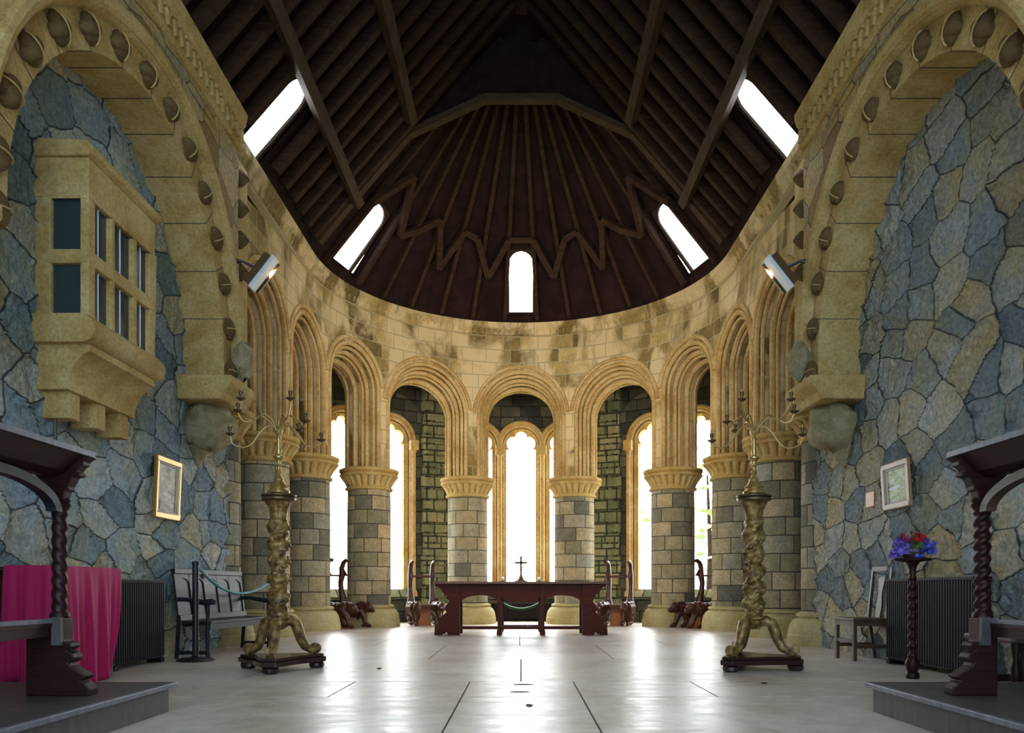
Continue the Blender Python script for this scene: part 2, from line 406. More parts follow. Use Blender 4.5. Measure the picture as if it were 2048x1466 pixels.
# two dark worn slots and a few crumbs in the centre slabs
sm = MB()
sm.prism([(.02+.085*cos(a), 6.50+.035*sin(a)) for a in [k*pi/6 for k in range(12)]], lambda x, y, k: (x, y, -.001+.003*k))
o = sm.build('floor_slot', 'joint'); tag(o, 'dark oval slot worn in centre floor slab, farther of two', 'slot', 'slots in the floor')
sm = MB()
sm.prism([(-.01+.075*cos(a), 6.02+.03*sin(a)) for a in [k*pi/6 for k in range(12)]], lambda x, y, k: (x, y, -.001+.003*k))
o = sm.build('floor_slot', 'joint'); tag(o, 'dark oval slot worn in centre floor slab, nearer of two', 'slot', 'slots in the floor')
for x, y, l in ((-1.42, 7.75, 'dry leaf crumb on pale floor left of centre'), (.06, 5.3, 'small dark crumb on the centre floor slab'), (2.05, 6.55, 'dry leaf crumb on pale floor right of centre')):
    c = MB(); c.ball((x, y, .006), (.025, .016, .006), 7, 4, mod=lambda t, p: 1+.35*sin(3*t+x)); tag(c.build('dead_leaf', 'bronze', smooth=True), l, 'leaf')

# ---------------------------------------------------------------- arch walls
def contour(w, zb, zs, n=20):
    """from left foot over the crown to right foot; returns [(s,z)]"""
    P = [(-w, zb)]
    m = max(1, int((zs-zb)/.5))
    for i in range(1, m): P.append((-w, zb+(zs-zb)*i/m))
    for i in range(n+1):
        a = pi - pi*i/n; P.append((w*cos(a), zs+w*sin(a)))
    for i in range(m-1, 0, -1): P.append((w, zb+(zs-zb)*i/m))
    P.append((w, zb)); return P
def layer(mb, fmap, s0, hb, con, zb, zt, t0, t1, hb2=None, front=True, back=True):
    """wall bay of half widths hb (left) / hb2 (right) around s0 with the opening con"""
    hb2 = hb if hb2 is None else hb2
    w = max(p[0] for p in con); zs = max(p[1] for p in con if abs(abs(p[0])-w) < 1e-4)
    out = []
    for s, z in con:
        if z <= zs+1e-6: out.append(((-hb if s < 0 else hb2), z))
        else:
            a = math.atan2(z-zs, abs(s)); h = hb if s < 0 else hb2
            if a <= pi/4: out.append(((-h if s < 0 else h), zs+(zt-zs)*math.tan(a)))
            else: out.append(((-1 if s < 0 else 1)*h*math.tan(pi/2-a), zt))
    n = len(con)
    for i in range(n-1):
        (a, b), (c, d) = con[i], con[i+1]; (e, f_), (g_, h_) = out[i], out[i+1]
        K = 4
        for t, on in ((t0, front), (t1, back)):
            if not on: continue
            for k in range(K):
                q0, q1 = k/K, (k+1)/K
                L = [(a+(e-a)*q0, b+(f_-b)*q0), (a+(e-a)*q1, b+(f_-b)*q1), (c+(g_-c)*q1, d+(h_-d)*q1), (c+(g_-c)*q0, d+(h_-d)*q0)]
                mb.poly([fmap(s0+x, t, z) for x, z in L], [(s0+x, z) for x, z in L])
        arc = i*.15
        mb.poly([fmap(s0+a, t0, b), fmap(s0+c, t0, d), fmap(s0+c, t1, d), fmap(s0+a, t1, b)], [(t0, arc), (t0, arc+.15), (t1, arc+.15), (t1, arc)])
def solid(mb, fmap, s0, s1, z0, z1, t0, t1, step=.3):
    n = max(1, int(abs(s1-s0)/step))
    for i in range(n):
        a = s0+(s1-s0)*i/n; b = s0+(s1-s0)*(i+1)/n
        for t in (t0, t1): mb.poly([fmap(a,t,z0), fmap(b,t,z0), fmap(b,t,z1), fmap(a,t,z1)], [(a,z0),(b,z0),(b,z1),(a,z1)])
        for z in (z0, z1): mb.poly([fmap(a,t0,z), fmap(b,t0,z), fmap(b,t1,z), fmap(a,t1,z)], [(a,t0),(b,t0),(b,t1),(a,t1)])
    for a in (s0, s1): mb.poly([fmap(a,t0,z0), fmap(a,t1,z0), fmap(a,t1,z1), fmap(a,t0,z1)], [(t0,z0),(t1,z0),(t1,z1),(t0,z1)])
def roll(mb, fmap, s0, w, zb, zs, t, r, n=6):
    mb.tube([fmap(s0+s, t, z) for s, z in contour(w, zb, zs, 22)], r, n)
def sweep(mb, fmap, s0, s1, prof, step=.15):
    """prof [(t,z)] closed outline swept along s"""
    n = max(1, int(abs(s1-s0)/step)); k = len(prof)
    for i in range(n):
        a = s0+(s1-s0)*i/n; b = s0+(s1-s0)*(i+1)/n
        for j in range(k):
            (t, z), (t2, z2) = prof[j], prof[(j+1) % k]
            mb.poly([fmap(a,t,z), fmap(b,t,z), fmap(b,t2,z2), fmap(a,t2,z2)], [(a,z),(b,z),(b,z2+.01),(a,z2+.01)])
    for a in (s0, s1): mb.poly([fmap(a,t,z) for t, z in prof])

ZC = 3.36; ZB = 6.55; ZT = 6.85
cols_s = [-9.63, -7.62, -5.64, -3.72, -1.26, 1.26, 3.72, 5.64, 7.62, 9.63]
wall = MB(); plan = []
for a, b in zip(cols_s, cols_s[1:]):
    s0 = (a+b)/2; hb = (b-a)/2; pier = .44 if hb > 1.1 else (.40 if hb > .95 else .38); w = hb-pier
    plan.append((s0, hb, w)); zs = 5.50-w
    for dw, t0, t1 in ((.28, -.45, -.24), (.14, -.24, -.02), (0, -.02, .2), (.14, .2, .42)):
        ww = min(w+dw, hb-.06)
        layer(wall, apse, s0, hb, contour(ww, ZC, zs), ZC, ZB, t0, t1)
for sg in (-1, 1): solid(wall, apse, sg*9.63, sg*10.28, ZC, ZB, -.45, .42)
solid(wall, apse, -10.15, 10.15, ZB, ZT-.03, -.45, .45)
wa = wall.build('wall_apse', 'apse', kind='structure', fix=True)
for s0, hb, w in plan:
    zs = 5.50-w; mo = MB()
    for dw, t, r in ((.28, -.45, .045), (.20, -.38, .035), (.14, -.24, .05), (.065, -.18, .03), (0, -.02, .055), (0, .2, .045), (.14, .42, .04)):
        if w+dw < hb-.05: roll(mo, apse, s0, w+dw, ZC+.005, zs, t, r)
    # hood mould over the arch only
    ch = [(x, z) for x, z in contour(min(w+.40, hb-.005), ZC, zs, 26) if z > zs+.05]
    mo.tube([apse(s0+x, -.465, z) for x, z in ch], .042, 6)
    mo.build('arch_moulding', 'moulding', wa, smooth=50)

# cornice of the apse with its row of small pendant teeth
cor = MB()
sweep(cor, apse0, -10.55, 10.55, [(-.46, 6.58), (-.52, 6.62), (-.53, 6.70), (-.60, 6.76), (-.62, 6.86), (-.20, 6.86), (-.20, 6.58)])
nd = 118
for i in range(nd):
    s = -10.1+20.2*(i+.5)/nd
    a = [apse0(s-.055, -.53, 6.72), apse0(s+.055, -.53, 6.72), apse0(s, -.50, 6.57), apse0(s, -.575, 6.72)]
    k = cor.pts(a)
    for f in ((0,1,2), (0,2,3), (1,3,2), (0,3,1)): cor.face([k+j for j in f])
cor.build('trim_1', 'apse', kind='structure')

# ---------------------------------------------------------------- nave side walls with the great arches
XW = 3.65; XR = 4.12; ZSP = 3.53; ZF = 3.36; RI = 1.854; RO = 2.13; RH = 2.20; YE = 10.0
def nave(sg):
    def f(s, t, z):
        for yc, hb in ARC:
            if yc-hb-.01 < s < yc: s = yc+(s-yc)*1.15; break
        if ZSP < z < 6.3: z = ZSP+(z-ZSP)*1.122
        return (sg*(XW+t), s, z)
    return f
ARC = [(7.59, 2.41), (2.42, 2.35)]
for side, sg in (('left', -1), ('right', 1)):
    f = nave(sg); up = MB()
    for yc, hb in ARC:
        layer(up, f, yc, hb, contour(RO, ZF, ZSP), ZF, 6.0, 0, .5, back=False)
    solid(up, f, -2, -.2, ZF, 6.0, 0, .5); solid(up, f, -2, YE, 6.31, 6.72, 0, .5)
    wl = up.build('wall_'+side, 'spandrel', kind='structure')
    rb = MB(); st = .03; ny = int((10.95-3.2)/st); nz = int(6.6/st)
    for i in range(ny+1):
        for j in range(nz+1): rb.v.append((sg*XR, 3.2+i*st, j*st))
    for i in range(ny):
        for j in range(nz):
            a = i*(nz+1)+j; q = (a, a+1, a+nz+2, a+nz+1) if sg < 0 else (a, a+nz+1, a+nz+2, a+1)
            rb.face(q[::1] if True else q, [(rb.v[k][1]+sg*20, rb.v[k][2]) for k in q])
    no = rb.build('wall_'+side+'_recess', 'rubble_'+side, kind='structure', fix=False)
    rb = MB(); rb.span(sg*(XR+.12), sg*(XR+.35), -2, 10.9, 0, 7.4); rb.span(sg*XR, sg*(XR+.12), -2, 3.2, 0, 7.4); rb.span(sg*(XR), sg*(XR+.12), 3.2, 10.9, 6.6, 7.4)
    rb.build('wall_'+side+'_core', 'outer', kind='structure')
    for q, (yc, hb) in enumerate(ARC):
        n = 30; rg = MB()
        con_i = contour(RI, ZF, ZSP, 30); con_o = contour(RO+.005, ZF, ZSP, 30)
        for i in range(len(con_i)-1):
            (a, b), (c, d) = con_i[i], con_i[i+1]; (e, h), (k, l) = con_o[i], con_o[i+1]
            for t in (-.03,):
                rg.poly([f(yc+a,t,b), f(yc+c,t,d), f(yc+k,t,l), f(yc+e,t,h)])
            rg.poly([f(yc+a,-.03,b), f(yc+c,-.03,d), f(yc+c,.5,d), f(yc+a,.5,b)])
            rg.poly([f(yc+e,-.03,h), f(yc+k,-.03,l), f(yc+k,.1,l), f(yc+e,.1,h)])
        far = q == 0
        lab = ('great round arch in %s wall nearest the apse, carved bosses round its face' if far else 'nearer round arch in %s wall, mostly out of frame') % side
        root = thing('wall_arch', lab, 'arch', (0, 0, 0))
        # voussoir joints
        vj = rg; vj.cur = 1
        for i in range(1, 12):
            a = pi*i/12
            p = [(yc+r*cos(a), ZSP+r*sin(a)) for r in (RI-.005, RO)]
            vj.beam(f(p[0][0], -.031, p[0][1]), f(p[1][0], -.031, p[1][1]), .006, .004, up=(sg, 0, 0))
            vj.beam(f(p[0][0], -.03, p[0][1]), f(p[0][0], .48, p[0][1]), .006, .004, up=(0, cos(a), sin(a)))
        rg.build('voussoir_ring', ['dressed', 'joint'], root, smooth=30)
        hd = MB(); cc = [(x, z) for x, z in contour(RH, ZF, ZSP, 40) if z > ZSP-.1]
        pr = [(-.13, -.05), (-.13, .02), (-.07, .085), (.02, .085), (.02, -.09), (-.05, -.09)]
        for i in range(len(cc)-1):
            for j in range(len(pr)):
                def P(c, q):
                    x, z = c; a = math.atan2(max(z-ZSP, 0), x); r = RH+q[1]
                    return f(yc+r*cos(a), q[0], ZSP+r*sin(a))
                q0, q1 = pr[j], pr[(j+1) % len(pr)]
                hd.poly([P(cc[i], q0), P(cc[i+1], q0), P(cc[i+1], q1), P(cc[i], q1)])
        hd.tube([f(yc+RH*cos(math.atan2(max(z-ZSP, 0), x)), -.10, ZSP+RH*sin(math.atan2(max(z-ZSP, 0), x))) for x, z in cc], .072, 10)
        hd.build('hood_mould', 'dressed', root, smooth=30)
        nb = 15
        for i in range(nb):
            a = pi*(i-.1)/(nb-1.6)
            r = RI+.135
            y = yc+r*cos(a); z = ZSP+max(r*sin(a), -.12)
            if (not far and y < 3.2): continue
            bo = MB()
            rot = Matrix.Rotation(-a*sg, 3, 'X') if sg > 0 else Matrix.Rotation(-a, 3, 'X')
            bo.ball((0, 0, 0), (.085, .125, .112), 20, 16, mod=lambda t, p: 1+.06*cos(4*p)+.05*abs(sin(2*t))-.14*math.exp(-((abs(p)-.62)/.13)**2))
            bo.cur = 1
            bo.tube([(-sg*.085*cos(q2)*1.12, 0, .112*sin(q2)*1.12) if True else 0 for q2 in [(-1.2+2.4*k/10) for k in range(11)]], .007, 5)
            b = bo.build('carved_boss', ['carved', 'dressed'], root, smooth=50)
            b.location = f(y, -.04, z); b.rotation_euler = (a-pi/2, 0, 0)
        if far:
            st = MB(); st.ball(f(yc+RH-.02, -.14, 3.66), (.13, .19, .26), 9, 6, mod=lambda t, p: 1+.12*sin(5*t+p*3)+.08*cos(3*p))
            st.build('label_stop', 'boulder', root, smooth=12)
    # corbels
    for yb in (9.75, 4.76):
        if yb < 6: y0, y1 = 4.55, 5.05
        else: y0, y1 = 9.35, 10.02
        lab = ('rough boulder corbel under %s arch springing beside the apse' if yb > 6 else 'corbel under %s arch, outside the frame edge') % side
        root = thing('stone_corbel', lab, 'corbel')
        lg = MB(); pr = [(-.20, ZF), (-.20, ZF-.10), (-.10, ZF-.2), (-.07, ZF-.29), (.46, ZF-.29), (.46, ZF)]
        lg.prism(pr, lambda t, z, k: f((y0-.12) if k == 0 else (y1+.12), t, z)); lg.build('ledge', 'dressed', root, bevel=.02)
        bb = MB()
        bb.ball(f((y0+y1)/2, .24, 2.84), (.30, .36, .31), 18, 12, mod=lambda t, p: 1+.07*sin(4*t+2*p)+.06*cos(5*p+t)+.04*sin(9*t))
        bb.build('boulder', 'boulder', root, smooth=30)
        tl = MB(); tl.lathe([(.01, -.26), (.04, -.22), (.09, -.10), (.14, 0)], f((y0+y1)/2, .38, 2.58), 9, mod=lambda r, t, z, i: r*(1+.15*sin(3*t+z*9)))
        tl.build('tail', 'boulder', root, smooth=30)
    # cornice along the nave wall
    cn = MB()
    cn.prism([(-.03, 6.46), (-.06, 6.48), (-.06, 6.72), (-.10, 6.76), (-.13, 6.90), (.1, 6.90), (.1, 6.46)], lambda t, z, k: f(-2 if k == 0 else YE, t, z))
    y = YE-.05
    while y > 2.5:
        cn.beam(f(y, -.075, 6.52), f(y-.035, -.075, 6.68), .05, .035, up=(sg, 0, 0)); cn.beam(f(y-.02, -.075, 6.68), f(y-.10, -.075, 6.68), .03, .035, up=(sg, 0, 0)); y -= .16
    cn.build('trim_2' if sg < 0 else 'trim_3', 'dressed', kind='structure')
    # end of the nave wall and bosses on the first stones of the apse
    en = MB(); en.span(sg*(XW+.10), sg*(XR+.2), 9.97, 10.62, 3.36, 6.5); en.build('trim_4' if sg < 0 else 'trim_5', 'dressed', kind='structure')
    for i, z in enumerate((6.25, 5.84, 5.43, 5.0)):
        bo = MB(); bo.ball((0,0,0), (.10, .10, .115), 14, 8, mod=lambda t, p: 1+.08*cos(4*p)); bo.tube([(-sg*.108*cos(q), .108*sin(q), 0) for q in [(-1.3+2.6*k/10) for k in range(11)]], .01, 5)
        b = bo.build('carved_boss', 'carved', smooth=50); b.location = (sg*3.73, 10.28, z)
        nm = ['topmost', 'second from top', 'third from top', 'lowest'][i]
        tag(b, 'round carved stone boss on %s corner strip of apse, %s of four' % (side, nm), 'carving', 'bosses on the %s corner strip' % side)

# closing pieces between nave walls and the ambulatory (out of sight behind the columns)
cl = MB()
for sg in (-1, 1): cl.span(sg*4.48, sg*6.0, 10.7, 10.9, 0, 7.4)
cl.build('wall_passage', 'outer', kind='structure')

# ---------------------------------------------------------------- columns
def column(s, label, rad=.465, mirror=1):
    x, y, _ = apse(s, 0, 0)
    root = thing('stone_column', label, 'column', (x, y, 0), 0, 'columns of the apse arcade')
    b = MB(); b.lathe([(.66,0),(.66,.14),(.645,.16),(.645,.20),(.625,.28),(.58,.35),(.53,.385),(.505,.39),(.505,.40),(.535,.41),(.535,.445),(.50,.46),(.47,.47)], n=48); b.build('base', 'base', root, smooth=30)
    sh = MB(); off = random.random()*3
    sh.lathe([(rad,.46),(rad,1.2),(rad,2.0),(rad*.985,2.93)], n=48, uvr=rad)
    so = sh.build('shaft', 'shaft', root, smooth=30)
    for d in so.data.uv_layers[0].data: d.uv = (d.uv[0]+off*3, d.uv[1]+off)
    c = MB()
    pr = [(rad*.985,2.90),(.50,2.915),(.515,2.94),(.50,2.965),(.475,2.98),(.485,3.03),(.53,3.11),(.585,3.18),(.60,3.195)]
    def md(r, t, z, i):
        if 5 <= i <= 7: return r*(1+.15*(abs(sin(11*t))**.6-.8))
        return r
    c.lathe(pr, n=132, mod=md, capt=False)
    c.lathe([(.585,3.19),(.615,3.20),(.63,3.23),(.615,3.25),(.59,3.262),(.615,3.275),(.635,3.30),(.635,3.345),(.60,3.36)], n=48)
    c.build('capital', 'dressed', root, smooth=30)
    return root
names = {-9.63: 'thick round respond column merging into left rubble wall', -7.62: 'round granite column behind the left gilded candle stand',
 -5.64: 'round granite column just right of left candle stand', -3.72: 'round granite column between two left window openings and carved seats', -1.26: 'round granite column behind left half of altar table',
 1.26: 'round granite column behind right half of altar table', 3.72: 'round granite column left of the far-right carved seat', 5.64: 'round granite column left of the right candle stand',
 7.62: 'round granite column behind the right gilded candle stand', 9.63: 'round granite respond column merging into right rubble wall'}
for s in cols_s: column(s, names[s])
# ---------------------------------------------------------------- outer wall of the ambulatory, its lancet windows
OZ = 6.2; DEG = pi/180*RW
lights = [(-46.4, 1), (-33.8, 2), (-11, 3), (0, 4), (11, 5), (33.8, 6), (46.4, 7)]
ow = MB(); dr = MB()
def fmapo(s, t, z): return outer(s, t, z)
def trefoil(w, z0, z1):
    P = [(-w, z0), (-w, z0+1), (-w, z0+2), (-w, z1-.01)]
    for i in range(37):
        a = pi-pi*i/36; r = w*(.80+.26*abs(sin(3*a))**.7)
        P.append((r*cos(a), z1+r*sin(a)*1.15))
    P += [(w, z1-.01), (w, z0+2), (w, z0+1), (w, z0)]; return P
wid = 0; edges = []
groups = [[-46.4, -33.8], [-11, 0, 11], [33.8, 46.4]]
for gr in groups:
    for i, d in enumerate(gr):
        s0 = d*DEG; wid += 1
        hl = (gr[i]-gr[i-1])*DEG/2 if i > 0 else .62; hr = (gr[i+1]-gr[i])*DEG/2 if i < len(gr)-1 else .62
        layer(ow, outer, s0, hl, contour(.52, .80, 4.38, 24), .80, OZ, -.10, .12, hb2=hr)
        # dressed inner order with cusped head, laid as its own layer
        con = trefoil(.37, .80, 4.34); oo = contour(.53, .80, 4.38, 24)
        # ring between cusped opening and the round order
        n = 48
        def samp(P, q):
            L = [0]
            for a, b in zip(P, P[1:]): L.append(L[-1]+math.hypot(b[0]-a[0], b[1]-a[1]))
            x = q*L[-1]
            for j in range(len(P)-1):
                if L[j+1] >= x-1e-9:
                    u = (x-L[j])/max(L[j+1]-L[j], 1e-9); return (P[j][0]+(P[j+1][0]-P[j][0])*u, P[j][1]+(P[j+1][1]-P[j][1])*u)
            return P[-1]
        co = []
        for x, z in con:
            if z <= 4.34: co.append((.53 if x > 0 else -.53, z))
            else:
                a = math.atan2(z-4.34, x); co.append((.53*cos(a), 4.38+.53*sin(a)))
        wroot = struct('window_%d' % wid)
        fr = MB()
        for j in range(len(con)-1):
            for t, tt in ((-.02, 0), (.14, 1)):
                fr.poly([outer(s0+x, t, z) for x, z in (con[j], con[j+1], co[j+1], co[j])])
            fr.poly([outer(s0+con[j][0], -.02, con[j][1]), outer(s0+con[j+1][0], -.02, con[j+1][1]), outer(s0+con[j+1][0], .14, con[j+1][1]), outer(s0+con[j][0], .14, con[j][1])])
        fr.build('window_frame', 'moulding', wroot)
        ar = MB(); roll(ar, outer, s0, .53, .80, 4.38, -.10, .045); roll(ar, outer, s0, .45, .80, 4.38, -.03, .03)
        hl2 = min(hl, hr, .66)
        ch = [(x, z) for x, z in contour(.60, .8, 4.38, 26) if z > 4.30]
        ar.tube([outer(s0+max(-hl, min(hr, x)), -.12, z) for x, z in ch], .05, 6)
        ar.build('window_moulding', 'moulding', wroot, smooth=50)
        gp = MB(); gp.poly([outer(s0-.40, .10, .8), outer(s0+.40, .10, .8), outer(s0+.40, .10, 4.8), outer(s0-.40, .10, 4.8)])
        gp.build('glass_pane', 'glass', wroot, fix=False)
        ld = MB()
        for k in range(1, 8): ld.beam(outer(s0-.38, .09, .8+k*.5), outer(s0+.38, .09, .8+k*.5), .012, .012)
        ld.beam(outer(s0, .09, .8), outer(s0, .09, 4.7), .008, .008, up=(0, 1, 0)); ld.build('glazing_bars', 'lead', wroot)
    # sill and wall under the group, shafts between the lights
    a = gr[0]*DEG-.62; b = gr[-1]*DEG+.62
    solid(ow, outer, a, b, 0, .56, -.12, .12); edges.append((a, b))
    sl = MB(); sweep(sl, outer, a, b, [(-.18, .56), (-.18, .62), (-.02, .80), (.14, .80), (.14, .56)]); sl.build('sill_course', 'quoin', wroot)
    sh = MB()
    for i in range(len(gr)+1):
        sm_ = a+.04 if i == 0 else (b-.04 if i == len(gr) else (gr[i-1]+gr[i])/2*DEG)
        q = outer(sm_, -.14, 0)
        sh.lathe([(.10,.62),(.10,.70),(.075,.76),(.055,.80),(.055,4.10),(.075,4.13),(.075,4.16)], (q[0], q[1], 0), 12)
        th = sm_/RW; rot = Matrix.Rotation(-th, 3, 'Z')
        sh.box((q[0], q[1], 4.28), (.20, .20, .24), rot)
    sh.build('window_shafts', 'moulding', wroot, smooth=35)
prev = -SLW-3.2
for a, b in edges+[(SLW+3.2, None)]:
    solid(ow, outer, prev, a, 0, OZ, -.10, .12); prev = b
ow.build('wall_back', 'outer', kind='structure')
# rock faced piers between the window groups
for sg in (-1, 1):
    pm = MB(); z = 0; k = 0
    while z < OZ-.25:
        h = .27+.05*sin(k*2.3); e = .03*sin(k*1.7)
        s0 = 18.9*DEG-e; s1 = 25.9*DEG+e
        for a, b in ((s0, (s0*.55+s1*.45)), ((s0*.55+s1*.45), s1)) if k % 2 else ((s0, s1),):
            mid = (a+b)/2; t0 = -.24
            P = [outer(sg*x, t, zz) for t, ins in ((-.10, 0), (t0+.05, 0), (t0, .03)) for x, zz in ((a+ins, z+ins*.8), (b-ins, z+ins*.8), (b-ins, z+h-ins*.8), (a+ins, z+h-ins*.8))]
            P = [Vector(p)+Vector((random.uniform(-.008,.008), random.uniform(-.012,.012), 0)) for p in P]
            q = pm.pts(P)
            for l in (0, 4):
                for i in range(4): pm.face([q+l+i, q+l+(i+1) % 4, q+l+4+(i+1) % 4, q+l+4+i])
            pm.face([q+8, q+9, q+10, q+11])
        z += h; k += 1
    pm.build('trim_6' if sg < 0 else 'trim_7', 'quoin', kind='structure')
# flat ceiling over the ambulatory
am = MB(); n = 48
for i in range(n):
    a = -13.2+26.4*i/n; b = -13.2+26.4*(i+1)/n
    A = [apse(max(-10.2, min(10.2, q*10.2/13.2)), .3, OZ) for q in (a, b)]; B = [outer(q*12.1/13.2, .2, OZ) for q in (b, a)]
    am.poly(A+B); am.poly([(p[0], p[1], p[2]+.12) for p in A+B])
am.build('ceiling_passage', 'roofboard', kind='structure')

# ---------------------------------------------------------------- roof
ZR = 11.19; SLP = 1.15
def cone(th, r, off=0.0):
    """th from the axis, off measured inward below the boards"""
    return (r*sin(th), CY+r*cos(th), ZR-SLP*r-off*1.52)
def rpl(sg, x, y, off=0.0): return (sg*x, y, ZR-SLP*x-off*1.52)
ceil = struct('ceiling')
rb = MB()
wins = [0, 73.5, -73.5]; hw = 5.2; hws = 7.6
rw0, rw1 = 2.72, 3.66
th = sorted(set([-92+i*4 for i in range(47) if not 66 < abs(-92+i*4) < 81] + [w+k*(hws if w else hw) for w in wins for k in (-1, 1)]))
rr = [.02, .8, 1.6, 2.2, rw0, 3.2, rw1, 4.3]
for a, b in zip(th, th[1:]):
    for c, d in zip(rr, rr[1:]):
        m = (a+b)/2
        if any(abs(m-w) < (hws if w else hw) for w in wins) and rw0-.01 <= c and d <= rw1+.01: continue
        for off in (0, -.06):
            rb.poly([cone(R(a), c, off), cone(R(b), c, off), cone(R(b), d, off), cone(R(a), d, off)])
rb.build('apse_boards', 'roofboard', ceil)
NW = (10.42, 11.08); NX = (2.94, 3.80)
nb = MB()
for sg in (-1, 1):
    ys = [-2, NW[0], NW[1], 13.9]; xs_ = [0, NX[0], NX[1], 4.5]
    for a, b in zip(ys, ys[1:]):
        for c, d in zip(xs_, xs_[1:]):
            if a == NW[0] and c == NX[0]: continue
            for off in (0, -.06): nb.poly([rpl(sg, c, a, off), rpl(sg, c, b, off), rpl(sg, d, b, off), rpl(sg, d, a, off)])
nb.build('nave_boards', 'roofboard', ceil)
for sg in (-1, 1):
    y = 1.1
    while y < 13.7:
        if not (NW[0]-.08 < y < NW[1]+.08):
            r_ = MB(); r_.beam(rpl(sg, .05, y, .07), rpl(sg, 3.95, y, .07), .13, .14, up=(0, 1, 0)) if False else r_.beam(rpl(sg, .05, y, .08), rpl(sg, 3.60, y, .08), .12, .14, up=(sg*.755, 0, .656))
        else:
            r_ = MB(); r_.beam(rpl(sg, .05, y, .08), rpl(sg, NX[0]-.06, y, .08), .12, .14, up=(sg*.755, 0, .656))
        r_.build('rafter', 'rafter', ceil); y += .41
    for x in (2.86, 1.86):
        p = MB(); p.beam(rpl(sg, x, -2, .22), rpl(sg, x, 13.6 if x > 2 else 13.1, .22), .15, .17, up=(sg*.755, 0, .656)); p.build('purlin', 'ringbeam', ceil)
for k in range(-7, 8):
    d = k*11.6+ (0 if k == 0 else 0)
    if k == 0: continue
    dd = d-5.8*(1 if d > 0 else -1)
    if 66 < abs(dd) < 81: dd = 60.5*(1 if d > 0 else -1) if abs(dd) < 73 else 82.5*(1 if d > 0 else -1)
    r_ = MB(); r_.beam(cone(R(dd), .35, .07), cone(R(dd), 3.64, .07), .08, .12, up=(sin(R(dd))*.755, cos(R(dd))*.755, .656)); r_.build('apse_rafter', 'rafter', ceil)
pl = MB(); sweep(pl, apse, -SL, SL, [(-.50, 6.88), (-.50, 6.96), (.0, 6.96), (.0, 6.88)]); pl.build('wall_plate', 'rafter', ceil)
zz = [(-86, 2.7), (-73.5, 2.10), (-60, 2.75), (-51, 2.55), (-44, 2.35), (-36, 2.95), (-29, 2.4), (-22, 2.45), (-14, 2.95), (-6, 2.42), (6, 2.42), (14, 2.95), (22, 2.45), (29, 2.4), (36, 2.95), (44, 2.35), (51, 2.55), (60, 2.75), (73.5, 2.10), (86, 2.7)]
for (a, r1), (b, r2) in zip(zz, zz[1:]):
    m = R((a+b)/2); q = MB(); q.beam(cone(R(a), r1, .17), cone(R(b), r2, .17), .12, .10, up=(sin(m)*.755, cos(m)*.755, .656)); q.build('trimmer', 'rafter', ceil)
# polygonal truss across the mouth of the apse
tp = [(-3.55, 6.9), (-2.80, 7.82), (-1.97, 8.78), (-.63, 9.40), (.63, 9.40), (1.97, 8.78), (2.80, 7.82), (3.55, 6.9)]
t_ = MB()
for (a, b), (c, d) in zip(tp, tp[1:]): t_.beam((a, 13.6, b), (c, 13.6, d), .17, .10, up=(0, 0, 1))
t_.build('truss', 'ringbeam', ceil)
fi = MB()                                            # gable boards above the truss
for (a, b), (c, d) in zip(tp, tp[1:]):
    fi.poly([(a, 13.68, b), (c, 13.68, d), (c, 13.68, ZR-SLP*abs(c)), (a, 13.68, ZR-SLP*abs(a))])
    fi.poly([(a, 13.74, b), (c, 13.74, d), (c, 13.74, ZR-SLP*abs(c)), (a, 13.74, ZR-SLP*abs(a))])
fi.build('gable_boards', 'roofboard', ceil)
m_ = MB(); m_.span(-.10, .10, -2, 13.6, ZR-.32, ZR-.05); m_.build('ridge_beam', 'rafter', ceil)
# roof lights
def rooflight(i, f):
    """f(u,v,w) u across -1..1, v 0 bottom..1 top, w depth outward"""
    root = struct('window_%d' % i)
    pl = MB(); W_ = .90; H0 = .78
    P = [(-W_, 0), (-W_, .4), (-W_, H0)] + [(-W_*cos(pi*k/16), H0+(.97-H0)*sin(pi*k/16)) for k in range(1, 16)] + [(W_, H0), (W_, .4), (W_, 0)]
    O = []
    for u, v in P:
        if v <= H0: O.append((-1.12 if u < 0 else 1.12, v if v > 0 else 0))
        else:
            a = math.atan2((v-H0)/.3, u/W_); O.append((max(-1.12, min(1.12, 1.6*cos(a))), 1.08 if abs(cos(a)) < .72 else H0+(1.08-H0)*min(1, abs(math.tan(a)))))
    for j in range(len(P)-1):
        pl.poly([f(*P[j], .03), f(*P[j+1], .03), f(*O[j+1], .03), f(*O[j], .03)])
        pl.poly([f(*P[j], .07), f(*P[j+1], .07), f(*O[j+1], .07), f(*O[j], .07)])
        pl.poly([f(*P[j], .03), f(*P[j+1], .03), f(*P[j+1], .07), f(*P[j], .07)])
    pl.build('window_frame', 'ringbeam', root)
    gl = MB(); gl.poly([f(-1.1, 0, .09), f(1.1, 0, .09), f(1.1, 1.06, .09), f(-1.1, 1.06, .09)]); gl.build('glass_pane', 'roofglass', root, fix=False)
for i, w in enumerate(wins):
    def f(u, v, d, w=w):
        c = R(w); r = rw1+(rw0-rw1)*v; x = u*(.40 if w else .29)
        ax = Vector((sin(c), cos(c), 0)); sd = Vector((cos(c), -sin(c), 0))
        p = Vector((0, CY, ZR-SLP*r*.997)) + ax*r + sd*x + (ax*.755+Vector((0, 0, .656)))*d
        return tuple(p)
    rooflight(8+i, f)
for i, sg in enumerate((-1, 1)):
    def f(u, v, d, sg=sg):
        x = NX[1]+(NX[0]-NX[1])*v; y = (NW[0]+NW[1])/2+u*.30
        return (sg*(x+.755*d), y, ZR-SLP*x+.656*d)
    rooflight(11+i, f)
    bk = MB(); bk.span(sg*3.56, sg*4.0, NW[0]-.15, NW[1]+.1, 6.92, 6.99)
